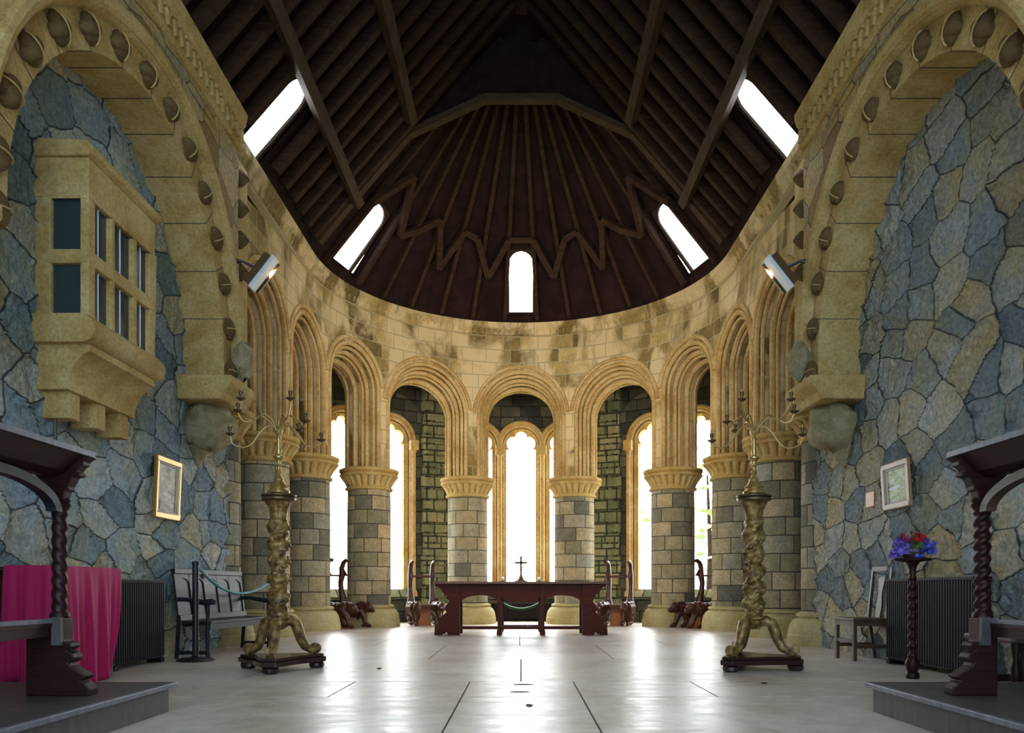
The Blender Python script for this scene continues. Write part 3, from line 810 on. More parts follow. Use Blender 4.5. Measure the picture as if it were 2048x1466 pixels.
# ---------------------------------------------------------------- outside the windows
gd = MB(); gd.span(-40, 40, 20.3, 60, -1.2, -1.0); gd.build('ground_outside', 'grass', kind='structure')
def tree(x, y, h, lab):
    root = thing('tree', lab, 'tree', (x, y, -1), 0)
    t = MB(); t.tube([(0,0,0), (.1,0,h*.4), (0,.1,h*.8)], [.16,.12,.04], 8); t.build('trunk', 'rafter', root)
    c = MB(); rnd = random.Random(int(x*10))
    for i in range(110):
        p = Vector((rnd.gauss(0, h*.17), rnd.gauss(0, h*.17), h*.62+rnd.gauss(0, h*.17))); q = Matrix.Rotation(rnd.random()*6, 3, 'Z') @ Matrix.Rotation(rnd.random()*3, 3, 'X')
        s_ = .30; c.poly([p+q @ Vector(v) for v in ((-s_,0,0), (0,-s_*.5,.02), (s_,0,0), (0,s_*.5,.02))])
    c.build('crown', 'leaf', root, fix=False)
tree(8.2, 34, 8.5, 'sunlit leafy tree outside the right pair of windows'); tree(-12.2, 37, 7, 'pale tree outside the left pair of windows')
# ---------------------------------------------------------------- furniture
def at(px, py, y):           # world point seen at pixel (px,py) at distance y
    return ((px-1042)*y/F, y, .8+(1178-py)*y/F)

# altar table
T = thing('altar_table', 'long red-brown oak altar table with carved slab ends in front of the columns', 'table', (0, 13.75, 0))
m = MB(); m.span(-1.52, 1.52, -.42, .42, .885, .93); m.build('tabletop', 'tabletop', T, bevel=.01)
half = [(1.36, .885), (1.47, .885), (1.46, .86), (1.38, .80), (1.37, .76), (1.30, .70), (1.27, .64), (1.25, .58), (1.30, .52), (1.33, .45), (1.29, .40), (1.36, .34), (1.43, .30), (1.42, .24), (1.45, .20), (1.49, .19), (1.50, 0.0), (1.37, 0.0), (1.35, .05), (1.28, .05), (1.26, 0), (1.06, 0), (1.06, .885)]
for sg in (-1, 1):
    m = MB()
    m.prism([(sg*a, b) for a, b in half], lambda x, z, k: (x, -.34 if k == 0 else -.27, z)); m.build('end_panel', 'redwood', T, bevel=.006)
    m = MB()
    m.prism([(sg*a, b) for a, b in half], lambda x, z, k: (x, .27 if k == 0 else .34, z)); m.build('end_panel', 'redwood', T, bevel=.006)
    m = MB(); m.span(sg*1.10, sg*1.22, -.27, .27, .03, .88); m.build('end_board', 'redwood', T)
    m = MB(); m.prism([(sg*a, b) for a, b in ((.33,.885),(.33,.68),(.36,.62),(.335,.56),(.345,.1),(.33,.08),(.33,0),(.42,0),(.42,.08),(.405,.1),(.41,.56),(.39,.62),(.42,.68),(.42,.885))], lambda x, z, k: (x, -.33 if k == 0 else -.24, z)); m.build('leg', 'redwood', T, bevel=.005)
    m = MB(); m.span(sg*.34, sg*.41, .24, .33, 0, .885); m.build('leg', 'redwood', T, bevel=.005)
    ap = [(.41, .885), (1.07, .885), (1.07, .52)] + [(1.05-.32*(1-cos(q)), .54+.15*sin(q)) for q in [pi/2*k/7 for k in range(8)]] + [(.62, .69), (.50, .66), (.44, .64), (.41, .60)]
    m = MB(); m.prism([(sg*a, b) for a, b in ap], lambda x, z, k: (x, -.31 if k == 0 else -.28, z)); m.build('apron', 'redwood', T)
m = MB(); ap = [(-.34, .885), (.34, .885), (.34, .64)] + [(.30*cos(q), .64-.07*sin(q)) for q in [pi*k/12 for k in range(13)]] + [(-.34, .64)]
m.prism(ap, lambda x, z, k: (x, -.31 if k == 0 else -.28, z)); m.build('apron', 'redwood', T)
m = MB(); m.span(-1.1, 1.1, -.31, -.25, .10, .155); m.build('stretcher', 'redwood', T, bevel=.006)

# cross on the table
X = thing('altar_cross', 'slim brass cross standing on the middle of the altar table', 'cross', (0, 13.75, .93))
m = MB(); m.lathe([(.11, 0), (.11, .012), (.07, .025), (.045, .05), (.03, .09), (.016, .14), (.012, .18)], n=20); m.build('foot', 'bronze', X, smooth=30)
m = MB(); m.span(-.021, .021, -.012, .012, .15, .45); m.span(-.11, .11, -.012, .012, .318, .356); m.build('cross', 'bronze', X, bevel=.003)

# armchair with green leather seat behind the table
A = thing('armchair', 'low armchair with sagging green seat behind the altar table', 'chair', (.0, 14.75, 0))
for sg in (-1, 1):
    m = MB(); m.span(sg*.33, sg*.38, .22, .27, 0, .96); m.build('back_post', 'darkwood', A, bevel=.004)
    m = MB(); m.lathe([(.012, .955), (.034, .98), (.036, 1.0), (.02, 1.03), (.005, 1.035)], (sg*.355, .245, 0), 14); m.build('finial', 'white', A, smooth=30)
    m = MB(); m.span(sg*.33, sg*.38, -.27, -.22, 0, .60); m.build('leg', 'darkwood', A, bevel=.004)
    m = MB(); m.span(sg*.325, sg*.385, -.28, .27, .60, .635); m.build('arm', 'darkwood', A, bevel=.006)
m = MB()
for i in range(12):
    x0 = -.33+.66*i/12; x1 = -.33+.66*(i+1)/12; z = lambda x: .44+.10*(abs(x)/.33)**2
    m.poly([(x0,-.26,z(x0)),(x1,-.26,z(x1)),(x1,.22,z(x1)),(x0,.22,z(x0))]); m.poly([(x0,-.26,z(x0)-.04),(x1,-.26,z(x1)-.04),(x1,.22,z(x1)-.04),(x0,.22,z(x0)-.04)])
    m.poly([(x0,-.26,z(x0)-.04),(x1,-.26,z(x1)-.04),(x1,-.26,z(x1)),(x0,-.26,z(x0))])
m.build('seat', 'green', A, smooth=60)
m = MB(); m.span(-.33, .33, -.26, -.23, .10, .13); m.build('stretcher', 'darkwood', A)
m = MB(); m.span(-.33, .33, .22, .26, .62, .88); m.build('backrest', 'darkwood', A)
def ribbed(name, lab, cat, c, w, h, dpt, rz, z0=.05, nr=None, m_='iron'):
    root = thing(name, lab, cat, c, rz)
    m = MB(); m.span(-w/2, w/2, 0, dpt, z0, h); m.build('casing', m_, root, bevel=.01)
    nr = nr or int(w/.045); m = MB()
    for i in range(nr):
        x = -w/2+w*(i+.5)/nr; m.tube([(x, -.004, z0+.02), (x, -.004, h-.02)], w/nr*.36, 6)
    m.build('ribs', m_, root, smooth=50)
    m = MB(); m.span(-w/2-.01, w/2+.01, -.025, dpt, h-.015, h+.01); m.build('top_rail', m_, root)
    for sg in (-1, 1):
        m = MB(); m.span(sg*(w/2-.09), sg*(w/2-.02), -.02, dpt, 0, z0); m.build('foot', m_, root)
    return root
ribbed('radiator', 'low dark ribbed radiator below the middle window behind the altar table', 'radiator', (0, 19.2, 0), 1.45, .44, .15, 0)
ribbed('radiator', 'tall dark ribbed heater between red cloth and dark bench', 'radiator', (-3.95, 8.02, 0), 1.08, .885, .14, pi/2)
ribbed('radiator', 'tall dark ribbed heater on right wall behind the flower stand', 'radiator', (3.95, 7.55, 0), 1.62, .90, .14, -pi/2)

# carved beast seats
def beast_side(sy):
    m = MB(); y = sy*.27
    m.ball((-.16, y, .36), (.20, .105, .19), 16, 10); m.ball((.06, y, .36), (.22, .095, .165), 16, 10); m.ball((.23, y, .40), (.15, .10, .15), 16, 10)
    m.ball((.40, y, .42), (.125, .085, .11), 14, 10); m.ball((.50, y, .37), (.085, .055, .06), 12, 8); m.ball((.55, y, .355), (.03, .03, .03), 8, 6)
    for s2 in (-1, 1): m.ball((.36, y+s2*.075, .51), (.035, .02, .035), 8, 6)
    m.tube([(.24, y-.03, .36), (.33, y-.03, .20), (.36, y-.03, .10), (.40, y-.03, .05)], [.085, .06, .05, .055], 10)
    m.tube([(.18, y+.04, .34), (.14, y+.04, .20), (.15, y+.04, .09), (.20, y+.04, .045)], [.085, .06, .05, .05], 10)
    m.tube([(-.20, y, .34), (-.14, y, .22), (-.24, y, .13), (-.18, y, .045)], [.13, .10, .065, .06], 10); m.ball((.44, y-.03, .045), (.075, .05, .04), 10, 6); m.ball((-.11, y, .045), (.09, .06, .045), 10, 6); m.ball((.24, y+.04, .04), (.06, .045, .04), 10, 6)
    for k in range(13):                         # carved mane locks
        a = k*.55; m.tube([(.30-.036*k, y+sy*.08, .50-.02*(k % 3)), (.24-.036*k, y+sy*.105, .40), (.22-.036*k, y+sy*.09, .28)], [.022, .026, .008], 6)
    return m
def beast_chair(loc, rz, lab):
    root = thing('carved_beast_chair', lab, 'chair', loc, rz)
    for sy in (-1, 1):
        o = beast_side(sy).build('carved_beast', 'beastwood', root, smooth=60)
        r = o.modifiers.new('remesh', 'REMESH'); r.mode = 'VOXEL'; r.voxel_size = .013; r.use_smooth_shade = True
        s_ = o.modifiers.new('smooth', 'SMOOTH'); s_.factor = .5; s_.iterations = 3
        m = MB(); y = sy*.25
        m.tube([(-.24, y, .45), (-.23, y, .60), (-.28, y, .78), (-.29, y, .95), (-.25, y, 1.10), (-.26, y, 1.24), (-.22, y, 1.35), (-.15, y, 1.40), (-.09, y, 1.385)],
               [.11, .07, .055, .055, .065, .052, .05, .045, .035], 10); m.ball((-.17, y, .56), (.05, .035, .035), 10, 6)
        m.prism([(-.25, 1.22), (-.25, 1.07), (-.10, 1.07), (-.14, 1.12), (-.19, 1.2)], lambda x, z, k: (x, y-.012 if k == 0 else y+.012, z))
        m.build('back_post', 'beastwood', root, smooth=50)
    m = MB(); m.span(-.26, .30, -.25, .25, .42, .46); m.build('seat', 'beastwood', root, bevel=.01)
    m = MB(); m.beam((-.26, -.25, 1.08), (-.26, .25, 1.08), .035, .045); m.build('crossbar', 'beastwood', root, bevel=.006)
    m = MB(); pr = [(-.17, 0), (.17, 0), (.14, .10), (.10, .20), (.12, .32), (.17, .42), (-.17, .42), (-.12, .32), (-.10, .20), (-.14, .10)]
    m.prism([(a*.9, b) for a, b in pr], lambda y, z, k: (-.02 if k == 0 else .02, y, z)); m.build('seat_support', 'orangewood', root, bevel=.004)
beast_chair((-3.64, 15.95, 0), R(-26), 'carved bear-legged wooden seat at far left, side on, its head pointing right')
beast_chair((-2.12, 17.05, 0), R(-68), 'carved bear-legged wooden seat just left of altar table, seen from in front')
beast_chair((2.10, 17.05, 0), R(180+68), 'carved bear-legged wooden seat just right of altar table, seen from in front')
beast_chair((3.66, 15.95, 0), R(180+26), 'carved bear-legged wooden seat at far right, side on, its head pointing left')

# gilded candle stands with their brass candelabra
def rz_pt(x, y, a): return (x*cos(a)-y*sin(a), x*sin(a)+y*cos(a))
def torchere(loc, rz, lab):
    root = thing('gilded_candle_stand', lab, 'candle stand', loc, rz)
    # three cornered plinth with incurved sides and clipped corners
    P = []
    for k in range(3):
        a = k*2*pi/3; 
        for da, r in ((-.14, .47), (.14, .47)): P.append((r*cos(a+da), r*sin(a+da)))
        for q in (1, 2, 3, 4, 5):
            u = q/6; a2 = a+.14+(2*pi/3-.28)*u; P.append(((.43-.17*sin(pi*u))*cos(a2), (.43-.17*sin(pi*u))*sin(a2)))
    m = MB(); m.prism([(x*1.0, y*1.0) for x, y in P], lambda x, y, k: (x, y, .065 if k == 0 else .115)); m.prism([(x*.95, y*.95) for x, y in P], lambda x, y, k: (x, y, .115 if k == 0 else .145)); m.build('plinth', 'plinth', root, bevel=.008)
    for k in range(3):
        a = k*2*pi/3; m = MB(); m.lathe([(.062, 0), (.078, .02), (.078, .05), (.06, .07)], (.39*cos(a), .39*sin(a), 0), 12); m.build('plinth_foot', 'plinth', root, smooth=30)
        m = MB(); path = []
        for r, z in ((.05, .47), (.11, .49), (.17, .46), (.20, .38), (.225, .30), (.27, .22), (.33, .185), (.385, .20)): path.append((r*cos(a), r*sin(a), z))
        m.tube(path, [.05, .055, .058, .055, .05, .045, .04, .035], 10, ref=(-sin(a), cos(a), 0)); 
        tg = (-sin(a), cos(a), 0)
        fr = Matrix((Vector((cos(a), sin(a), 0)), Vector((0, 0, 1)), Vector(tg))).transposed()
        m.lathe([(.02, -.045), (.05, -.04), (.055, -.02), (.045, 0), (.055, .02), (.05, .04), (.02, .045)], (.375*cos(a), .375*sin(a), .20), 16, frame=fr)
        for z, r in ((.44, .215), (.37, .235), (.31, .25)): m.ball((r*cos(a), r*sin(a), z), (.022, .022, .03), 8, 6)
        m.build('scroll_foot', 'gilt', root, smooth=50)
    m = MB(); m.lathe([(.05, .40), (.09, .44), (.10, .47), (.085, .49), (.11, .505), (.11, .52), (.085, .535)], n=24); m.build('collar', 'gilt', root, smooth=40)
    pr = [(.083+.008*sin(z*9), .53+z) for z in [i*.0125 for i in range(77)]]
    def tw(r, t, z, i):
        e = min(1, i/5, (76-i)/5)
        v = sin(t-z*15)
        leaf = sin(3*t+z*23)*sin(z*47-t)
        return r*(1.03+e*(.05*v+.17*sin(2*t-z*37)+.07*leaf+.05*sin(5*t-z*61)))
    m = MB(); m.lathe(pr, n=48, mod=tw)
    rnd = random.Random(3)
    for k in range(46):
        z = .58+.86*k/46; a = z*18.5+pi/4+(k % 2)*pi+rnd.uniform(-.3, .3); r = .096+.012*rnd.random()
        rot = Matrix.Rotation(a, 3, 'Z') @ Matrix.Rotation(rnd.uniform(-.6, .6), 3, 'X')
        m.ball((r*cos(a), r*sin(a), z), (.018, .038, .026), 8, 5, rot)
    m.build('twisted_vine_column', 'gilt', root, smooth=60)
    m = MB(); m.lathe([(.075, 1.48), (.082, 1.50), (.078, 1.53), (.085, 1.58), (.11, 1.64), (.125, 1.665)], n=64, mod=lambda r, t, z, i: r*(1+(.10*abs(sin(4*t)) if i > 1 else 0))); m.build('capital', 'gilt', root, smooth=50)
    m = MB(); m.lathe([(.13, 1.665), (.165, 1.68), (.168, 1.70), (.15, 1.705), (.168, 1.715), (.172, 1.73), (.15, 1.735)], n=40); m.build('top_disc', 'bronze', root, smooth=40)
    return root
def candelabrum(loc, lab, arms, rz=0):
    root = thing('candelabrum', lab, 'candelabrum', loc)
    m = MB(); m.lathe([(.105, .012), (.11, .03), (.09, .045), (.085, .06), (.095, .075), (.07, .10), (.045, .135), (.05, .15), (.03, .175), (.02, .20), (.032, .225), (.018, .25), (.018, .27), (.03, .285), (.018, .30), (.022, .33), (.052, .36), (.05, .375), (.02, .395), (.026, .43), (.018, .46), (.022, .50), (.015, .53), (.026, .56), (.016, .585), (.034, .61), (.04, .63), (.02, .66), (.012, .70), (.006, .74)], n=24)
    for k in range(4):
        a = k*pi/2+.6; m.ball((.085*cos(a), .085*sin(a), .008), (.016, .016, .012), 8, 6)
    m.build('stem', 'brass', root, smooth=35)
    for a, r, zt in arms:
        m = MB(); c, s_ = cos(a), sin(a); z0 = .60
        pts = []
        if zt < .66:    # drooping S arm
            K = [(0.02, z0+.02), (.06, z0+.07), (.12, z0+.07), (.19, z0), (.26, z0-.10), (.34, z0-.14), (r-.025, z0-.11), (r, zt-.02)]
        else:
            K = [(0.02, z0), (.05, z0+.07), (.10, z0+.13), (.17, z0+.16), (.24, z0+.12), (.30, z0+.09), (r-.03, zt-.08 if zt > .75 else zt-.05), (r, zt-.02)]
        n = 24
        for q in range(n+1):
            u = q/n*(len(K)-1); i = min(int(u), len(K)-2); v = u-i
            g0, g1, g2, g3 = K[max(i-1, 0)], K[i], K[i+1], K[min(i+2, len(K)-1)]
            f_ = lambda j: .5*(2*g1[j]+(-g0[j]+g2[j])*v+(2*g0[j]-5*g1[j]+4*g2[j]-g3[j])*v*v+(-g0[j]+3*g1[j]-3*g2[j]+g3[j])*v**3)
            pts.append((f_(0)*c, f_(0)*s_, f_(1)))
        m.tube(pts, [.011-.004*q/n for q in range(n+1)], 7); ar = m.build('arm', 'brass', root, smooth=60)
        m = MB(); m.lathe([(.006, -.02), (.02, -.012), (.042, 0), (.046, .008), (.03, .006), (.015, .012), (.012, .03), (.02, .045), (.022, .065), (.014, .075)], (r*c, r*s_, zt), 14); m.build('candle_cup', 'bronze', ar, smooth=40)
        m = MB(); m.lathe([(.011, .07), (.011, .10), (.003, .11)], (r*c, r*s_, zt), 8)
        m.build('candle_stub', 'frame_gold', ar, smooth=40)
    return root
def arm_list(side):
    L = [(-58, .42, .86), (-125, .43, .86), (205, .38, .79), (-32, .38, .68), (-4, .43, .53), (184, .47, .59), (80, .42, .72)]
    return [((pi-R(a)) if side < 0 else R(a), r, z) for a, r, z in L]
torchere((-2.40, 7.68, 0), R(-84), 'left gilded twisted candle stand with scroll feet on dark three-cornered plinth')
candelabrum((-2.40, 7.68, 1.738), 'branched brass candelabrum standing on the left gilded stand', arm_list(1))
torchere((2.32, 7.72, 0), R(-20), 'right gilded twisted candle stand with scroll feet on dark three-cornered plinth')
candelabrum((2.32, 7.72, 1.738), 'branched brass candelabrum standing on the right gilded stand', arm_list(-1))

# choir stall ends with canopy, on their platforms
def stall(sg, side, twist):
    X = lambda x: sg*x
    p = MB(); p.span(X(2.30), X(XR-.01), -1, 5.06, 0, .17); po = p.build('stall_platform', 'greywood'); 
    root = thing('stall_platform', 'low grey wooden platform with pale worn edge along %s side, under the stall' % side, 'platform', (0, 0, 0)); po.parent = root; po.name = 'riser'
    m = MB(); m.span(X(2.27), X(XR-.01), -1, 5.10, .165, .189); m.build('deck', 'greywood', root)
    m = MB(); m.span(X(2.255), X(2.29), -1, 5.10, .158, .190); m.build('edge_strip', 'edgewood', root, bevel=.005)
    root = thing('choir_stall', 'dark canopied choir stall end with twisted column on the %s platform' % side, 'choir stall', (0, 0, 0))
    pr = [(2.825,.19),(2.825,.60),(2.61,.635),(2.612,.50),(2.572,.49),(2.565,.475),(2.575,.46),(2.595,.45),(2.562,.43),(2.55,.41),(2.557,.39),(2.585,.378),(2.575,.36),(2.55,.34),(2.506,.315),(2.487,.305),(2.492,.29),(2.512,.277),(2.49,.26),(2.478,.245),(2.462,.23),(2.466,.19)]
    m = MB(); m.prism([(X(a if a < 2.8 or sg < 0 else 2.72), b) for a, b in pr], lambda x, z, k: (x, 4.42 if k == 0 else 4.52, z)); m.build('bench_end', 'darkwood', root, bevel=.006)
    m = MB(); m.span(X(2.612), X(2.665), 4.395, 4.425, .48, .64); m.build('stile', 'greywood', root)
    m = MB(); m.span(X(2.66), X(3.02), -1, 4.42, .585, .61); m.build('desk_board', 'darkwood', root)
    m = MB(); m.span(X(2.655), X(2.69), -1, 4.42, .605, .632); m.build('desk_edge', 'edgewood', root, bevel=.004)
    m = MB(); m.span(X(2.67), X(2.70), -1, 4.42, .53, .585); m.build('desk_frieze', 'darkwood', root)
    # twisted column
    z0, z1 = .66, 1.26; n = 120; prf = [(.040, z0+(z1-z0)*i/n) for i in range(n+1)]
    k_, am, tw = (2, .17, 94) if sg > 0 else (2, .09, 82)
    m = MB(); m.lathe(prf, (X(2.66), 4.47, 0), 32, mod=lambda r, t, z, i: r*(1+am*min(1, i/4, (n-i)/4)*sin(k_*t-sg*z*tw)))
    m.build('twisted_column', 'darkwood', root, smooth=60)
    m = MB()
    m.lathe([(.045, .632), (.055, .64), (.05, .66), (.042, .67)], (X(2.66), 4.47, 0), 24); m.lathe([(.04, 1.25), (.055, 1.27), (.062, 1.285), (.05, 1.30), (.06, 1.31), (.05, 1.325)], (X(2.66), 4.47, 0), 8); m.build('column_rings', 'darkwood', root, smooth=30)
    pr = [(2.70, 1.31), (2.62, 1.31), (2.605, 1.36), (2.585, 1.37), (2.59, 1.385), (2.575, 1.41), (2.56, 1.44), (2.525, 1.445), (2.52, 1.46), (2.54, 1.475), (2.52, 1.50), (2.50, 1.51), (2.50, 1.53), (2.46, 1.555), (2.80, 1.555), (2.78, 1.45), (2.72, 1.40)]
    m = MB(); m.prism([(X(a), b) for a, b in pr], lambda x, z, k: (x, 4.43 if k == 0 else 4.50, z)); m.build('bracket', 'darkwood', root, bevel=.004)
    m = MB(); m.span(X(2.50), X(3.95), -1, 4.53, 1.565, 1.595); m.build('canopy_roof', 'darkwood', root)
    m = MB(); m.span(X(2.49), X(2.50), -1, 4.535, 1.567, 1.598); m.build('canopy_edge', 'edgewood', root)
    m = MB(); m.prism([(X(2.51), 1.565), (X(2.60), 1.47), (X(2.66), 1.44), (X(2.72), 1.44), (X(2.72), 1.565)], lambda x, z, k: (x, -1 if k == 0 else 4.42, z)); m.build('canopy_cove', 'darkwood', root)
    m = MB(); o_ = []; i_ = []
    for k in range(13):
        a = pi/2*k/12; o_.append((4.43-.55*(1-cos(a)), 1.24+.20*sin(a))); i_.append((4.37-.50*(1-cos(a)), 1.24+.15*sin(a)))
    P = o_ + [(-1, 1.44), (-1, 1.39)] + i_[::-1]
    m.prism(P, lambda y, z, k: (X(2.62 if k == 0 else 2.68), y, z)); m.build('arch_brace', 'benchwood' if sg < 0 else 'chairwood', root)
stall(-1, 'left', 0); stall(1, 'right', 0)

# crimson velvet over a chest
cx0, cx1, cy0, cy1, zt = -4.06, -3.60, 5.95, 6.95, .97
Cc = MB(); Cc.span(cx0, cx1-.03, cy0+.04, cy1-.05, 0.05, zt-.02); Cc.span(cx0, cx1-.06, cy0+.06, cy1-.08, 0, .06)
ch = thing('wooden_chest', 'dark cupboard mostly hidden under the red velvet cloth', 'cupboard'); Cc.build('carcass', 'darkwood', ch)
m = MB()
m.span(cx0, cx1, cy0, cy1, zt-.015, zt); m.build('top_board', 'darkwood', ch)
V_ = MB(); per = []
n1, n2 = 26, 46
for i in range(n1): per.append((cx0+.1+(cx1-cx0-.1)*i/n1, cy0, 0, -1))
for i in range(n2): per.append((cx1, cy0+(cy1-cy0)*i/n2, 1, 0))
for i in range(10): per.append((cx1-.30*i/9, cy1, 0, 1))
rowsn = 22; base = len(V_.v); 
for j in range(rowsn+1):
    v = j/rowsn
    for i, (x, y, nx, ny) in enumerate(per):
        fold = (sin(i*.55+.8*v)+.5*sin(i*1.31+2))*.028*v**.7; out = .015+.05*v*(1-.55*v)+fold
        hem = .05+.04*sin(i*.21)
        if i > n1+n2: hem = .55
        z = zt+.008-(zt-hem)*v if j > 0 else zt+.008
        k = max(0, (y-(cy1-.28))/.28) if nx == 1 or ny == 1 else 0
        V_.v.append((x+nx*out, y+ny*out-(.30*v*k if nx == 1 or ny == 1 else 0)+(.05*sin(pi*v)*k), z))
m_ = len(per)
for j in range(rowsn):
    for i in range(m_-1): V_.face((base+j*m_+i, base+j*m_+i+1, base+(j+1)*m_+i+1, base+(j+1)*m_+i))
q = V_.pts([(cx0+.1, cy1, zt+.008)])
V_.face([base+i for i in range(m_)])
vo = V_.build('velvet_cloth', 'velvet', smooth=70); sd = vo.modifiers.new('solid', 'SOLIDIFY'); sd.thickness = .006; sd.offset = 1
tag(vo, 'crimson velvet cloth draped over a cupboard by left wall', 'cloth')

# thin staff leaning on the left wall above the canopy
m = MB(); m.tube([(XR*-1+.10, 6.72, .972), (XR*-1+.09, 6.70, 2.42)], .015, 8)
tag(m.build('wooden_staff', 'chairwood', smooth=40), 'thin brown staff standing on the cupboard against left rubble wall', 'staff')

# panelled bench
B = thing('panelled_bench', 'blackened oak bench with arched back panels and yellow tag by left wall', 'bench', (-3.56, 8.86, 0), R(90-4.5))
# local: x along length (0..1.9) away from camera, y toward the wall (0 front .. .5)
L = 1.72
m = MB(); m.span(0, L, -.02, .36, .40, .43); m.build('seat', 'benchwood', B, bevel=.006)
m = MB(); m.span(.0, L, -.01, .015, .33, .40); m.build('seat_rail', 'benchwood', B)
Rt = Matrix.Rotation(R(-7), 3, 'X')
def bk(x, y, z): p = Rt @ Vector((0, y, z-.43)); return (x, p.y+.35, p.z+.43)
m = MB(); m.prism([(0, .36), (L, .36), (L, 1.03), (0, 1.03)], lambda x, z, k: bk(x, .012 if k == 0 else .03, z)); m.build('back_board', 'benchwood', B)
for z0, z1 in ((.98, 1.04), (.43, .50)):
    m = MB(); m.prism([(-.02, z0), (L+.02, z0), (L+.02, z1), (-.02, z1)], lambda x, z, k: bk(x, -.02 if k == 0 else .03, z)); m.build('back_rail', 'benchwood', B, bevel=.005)
for i in range(6):
    x = L*i/5; x0 = max(-.02, x-.03); x1 = min(L+.02, x+.03)
    m = MB(); m.prism([(x0, .36 if i in (0, 5) else .5), (x1, .36 if i in (0, 5) else .5), (x1, .98), (x0, .98)], lambda x, z, k: bk(x, -.002 if k == 0 else .012, z)); m.build('stile', 'benchwood', B, bevel=.004)
for i in range(5):
    xa = L*i/5+.03; xb = L*(i+1)/5-.03; c = (xa+xb)/2; w = (xb-xa)/2
    P = [(xa, .98), (xa, .86)] + [(c-w*cos(a)*1.0, .86+.075*sin(a)) for a in [pi*k/12 for k in range(13)]] + [(xb, .86), (xb, .98)]
    m = MB()
    P2 = [(x, z) for x, z in P[2:-2]]
    for (a, b), (d, e) in zip(P2, P2[1:]):
        m.poly([bk(a, .001, b), bk(d, .001, e), bk(d, .001, .985), bk(a, .001, .985)]); m.poly([bk(a, .001, b), bk(d, .001, e), bk(d, .012, e), bk(a, .012, b)])
    m.build('panel_arch', 'benchwood', B)
for i, x in enumerate((.0, L)):
    m = MB(); m.lathe([(.022, 0), (.026, .06), (.018, .1), (.024, .2), (.028, .26), (.02, .3), (.024, .40), (.018, .46), (.026, .54), (.024, .62)], (x, .02, 0), 12); m.build('front_leg', 'benchwood', B, smooth=40)
    m = MB(); m.beam((x, .38, 0), (x, .35, .45), .05, .05, up=(0, 1, 0)); m.build('back_leg', 'benchwood', B)
    m = MB(); m.tube([(x, .38, .68), (x, .28, .68), (x, .18, .66), (x, .06, .645), (x, -.03, .655), (x, -.07, .64)], [.026, .024, .028, .034, .036, .026], 10); m.build('armrest', 'benchwood', B, smooth=50)
    m = MB(); m.beam((x, .03, .07), (x, .37, .07), .03, .04); m.build('stretcher', 'benchwood', B)
m = MB(); m.prism([(.66, .935), (.74, .935), (.74, 1.0), (.66, 1.0)], lambda x, z, k: bk(x, -.028 if k == 0 else -.022, z)); m.build('tag', 'tag', B)

# rope barrier
P_ = thing('rope_post', 'black barrier post with round foot and teal rope beside the bench', 'post', (-3.62, 8.62, 0))
m = MB(); m.lathe([(.20, 0), (.205, .012), (.17, .03), (.05, .045), (.034, .06), (.034, 1.07), (.04, 1.075), (.04, 1.10), (.02, 1.11)], n=28); m.build('post', 'black', P_, smooth=30)
pts = []
a = Vector((.02, .05, 1.03)); b = Vector((-.30, 4.12, 1.08))
for i in range(31):
    u = i/30; p = a.lerp(b, u); p.z -= .34*4*u*(1-u)*(1-.45*u)*1.15; pts.append(p)
m = MB(); m.tube(pts, .018, 8); m.build('rope', 'rope', P_, smooth=60)

# side chair
Ch = thing('side_chair', 'plain brown wooden side chair against right rubble wall', 'chair', (3.68, 8.78, 0), R(4))
def leg(a, b, w=.038): m = MB(); m.beam(a, b, w, w, up=(0, 1, 0)); return m.build('leg', 'chairwood', Ch, bevel=.003)
leg((0, -.20, 0), (0, -.20, .45)); leg((0, .20, 0), (0, .20, .45)); leg((.44, -.19, 0), (.37, -.19, .47)); leg((.44, .19, 0), (.37, .19, .47))
m = MB(); m.span(-.03, .40, -.23, .23, .445, .475); m.build('seat', 'chairwood', Ch, bevel=.006)
m = MB(); m.span(-.02, .39, -.21, -.19, .39, .445); m.span(-.02, .39, .19, .21, .39, .445); m.span(-.02, 0, -.20, .20, .39, .445); m.build('seat_rail', 'chairwood', Ch)
m = MB(); m.span(0, .41, -.20, -.18, .14, .18); m.span(0, .41, .18, .20, .14, .18); m.span(.2, .22, -.19, .19, .14, .17); m.build('stretcher', 'chairwood', Ch)
m = MB(); m.span(-.012, .012, -.2, .2, .2, .235); m.build('stretcher', 'chairwood', Ch)
for sy in (-1, 1): m = MB(); m.beam((.37, sy*.19, .46), (.44, sy*.20, 1.04), .035, .035, up=(0, 1, 0)); m.build('back_post', 'chairwood', Ch, bevel=.003)
m = MB(); m.beam((.435, -.215, 1.03), (.435, .215, 1.03), .03, .06); m.build('top_rail', 'chairwood', Ch, bevel=.006)
m = MB(); m.prism([(-.05, .48), (.05, .48), (.06, .62), (.035, .75), (.07, .92), (.07, 1.01), (-.07, 1.01), (-.07, .92), (-.035, .75), (-.06, .62)], lambda y, z, k: (.375+(z-.46)*.12+(.01 if k else -.008), y, z)); m.build('splat', 'chairwood', Ch)

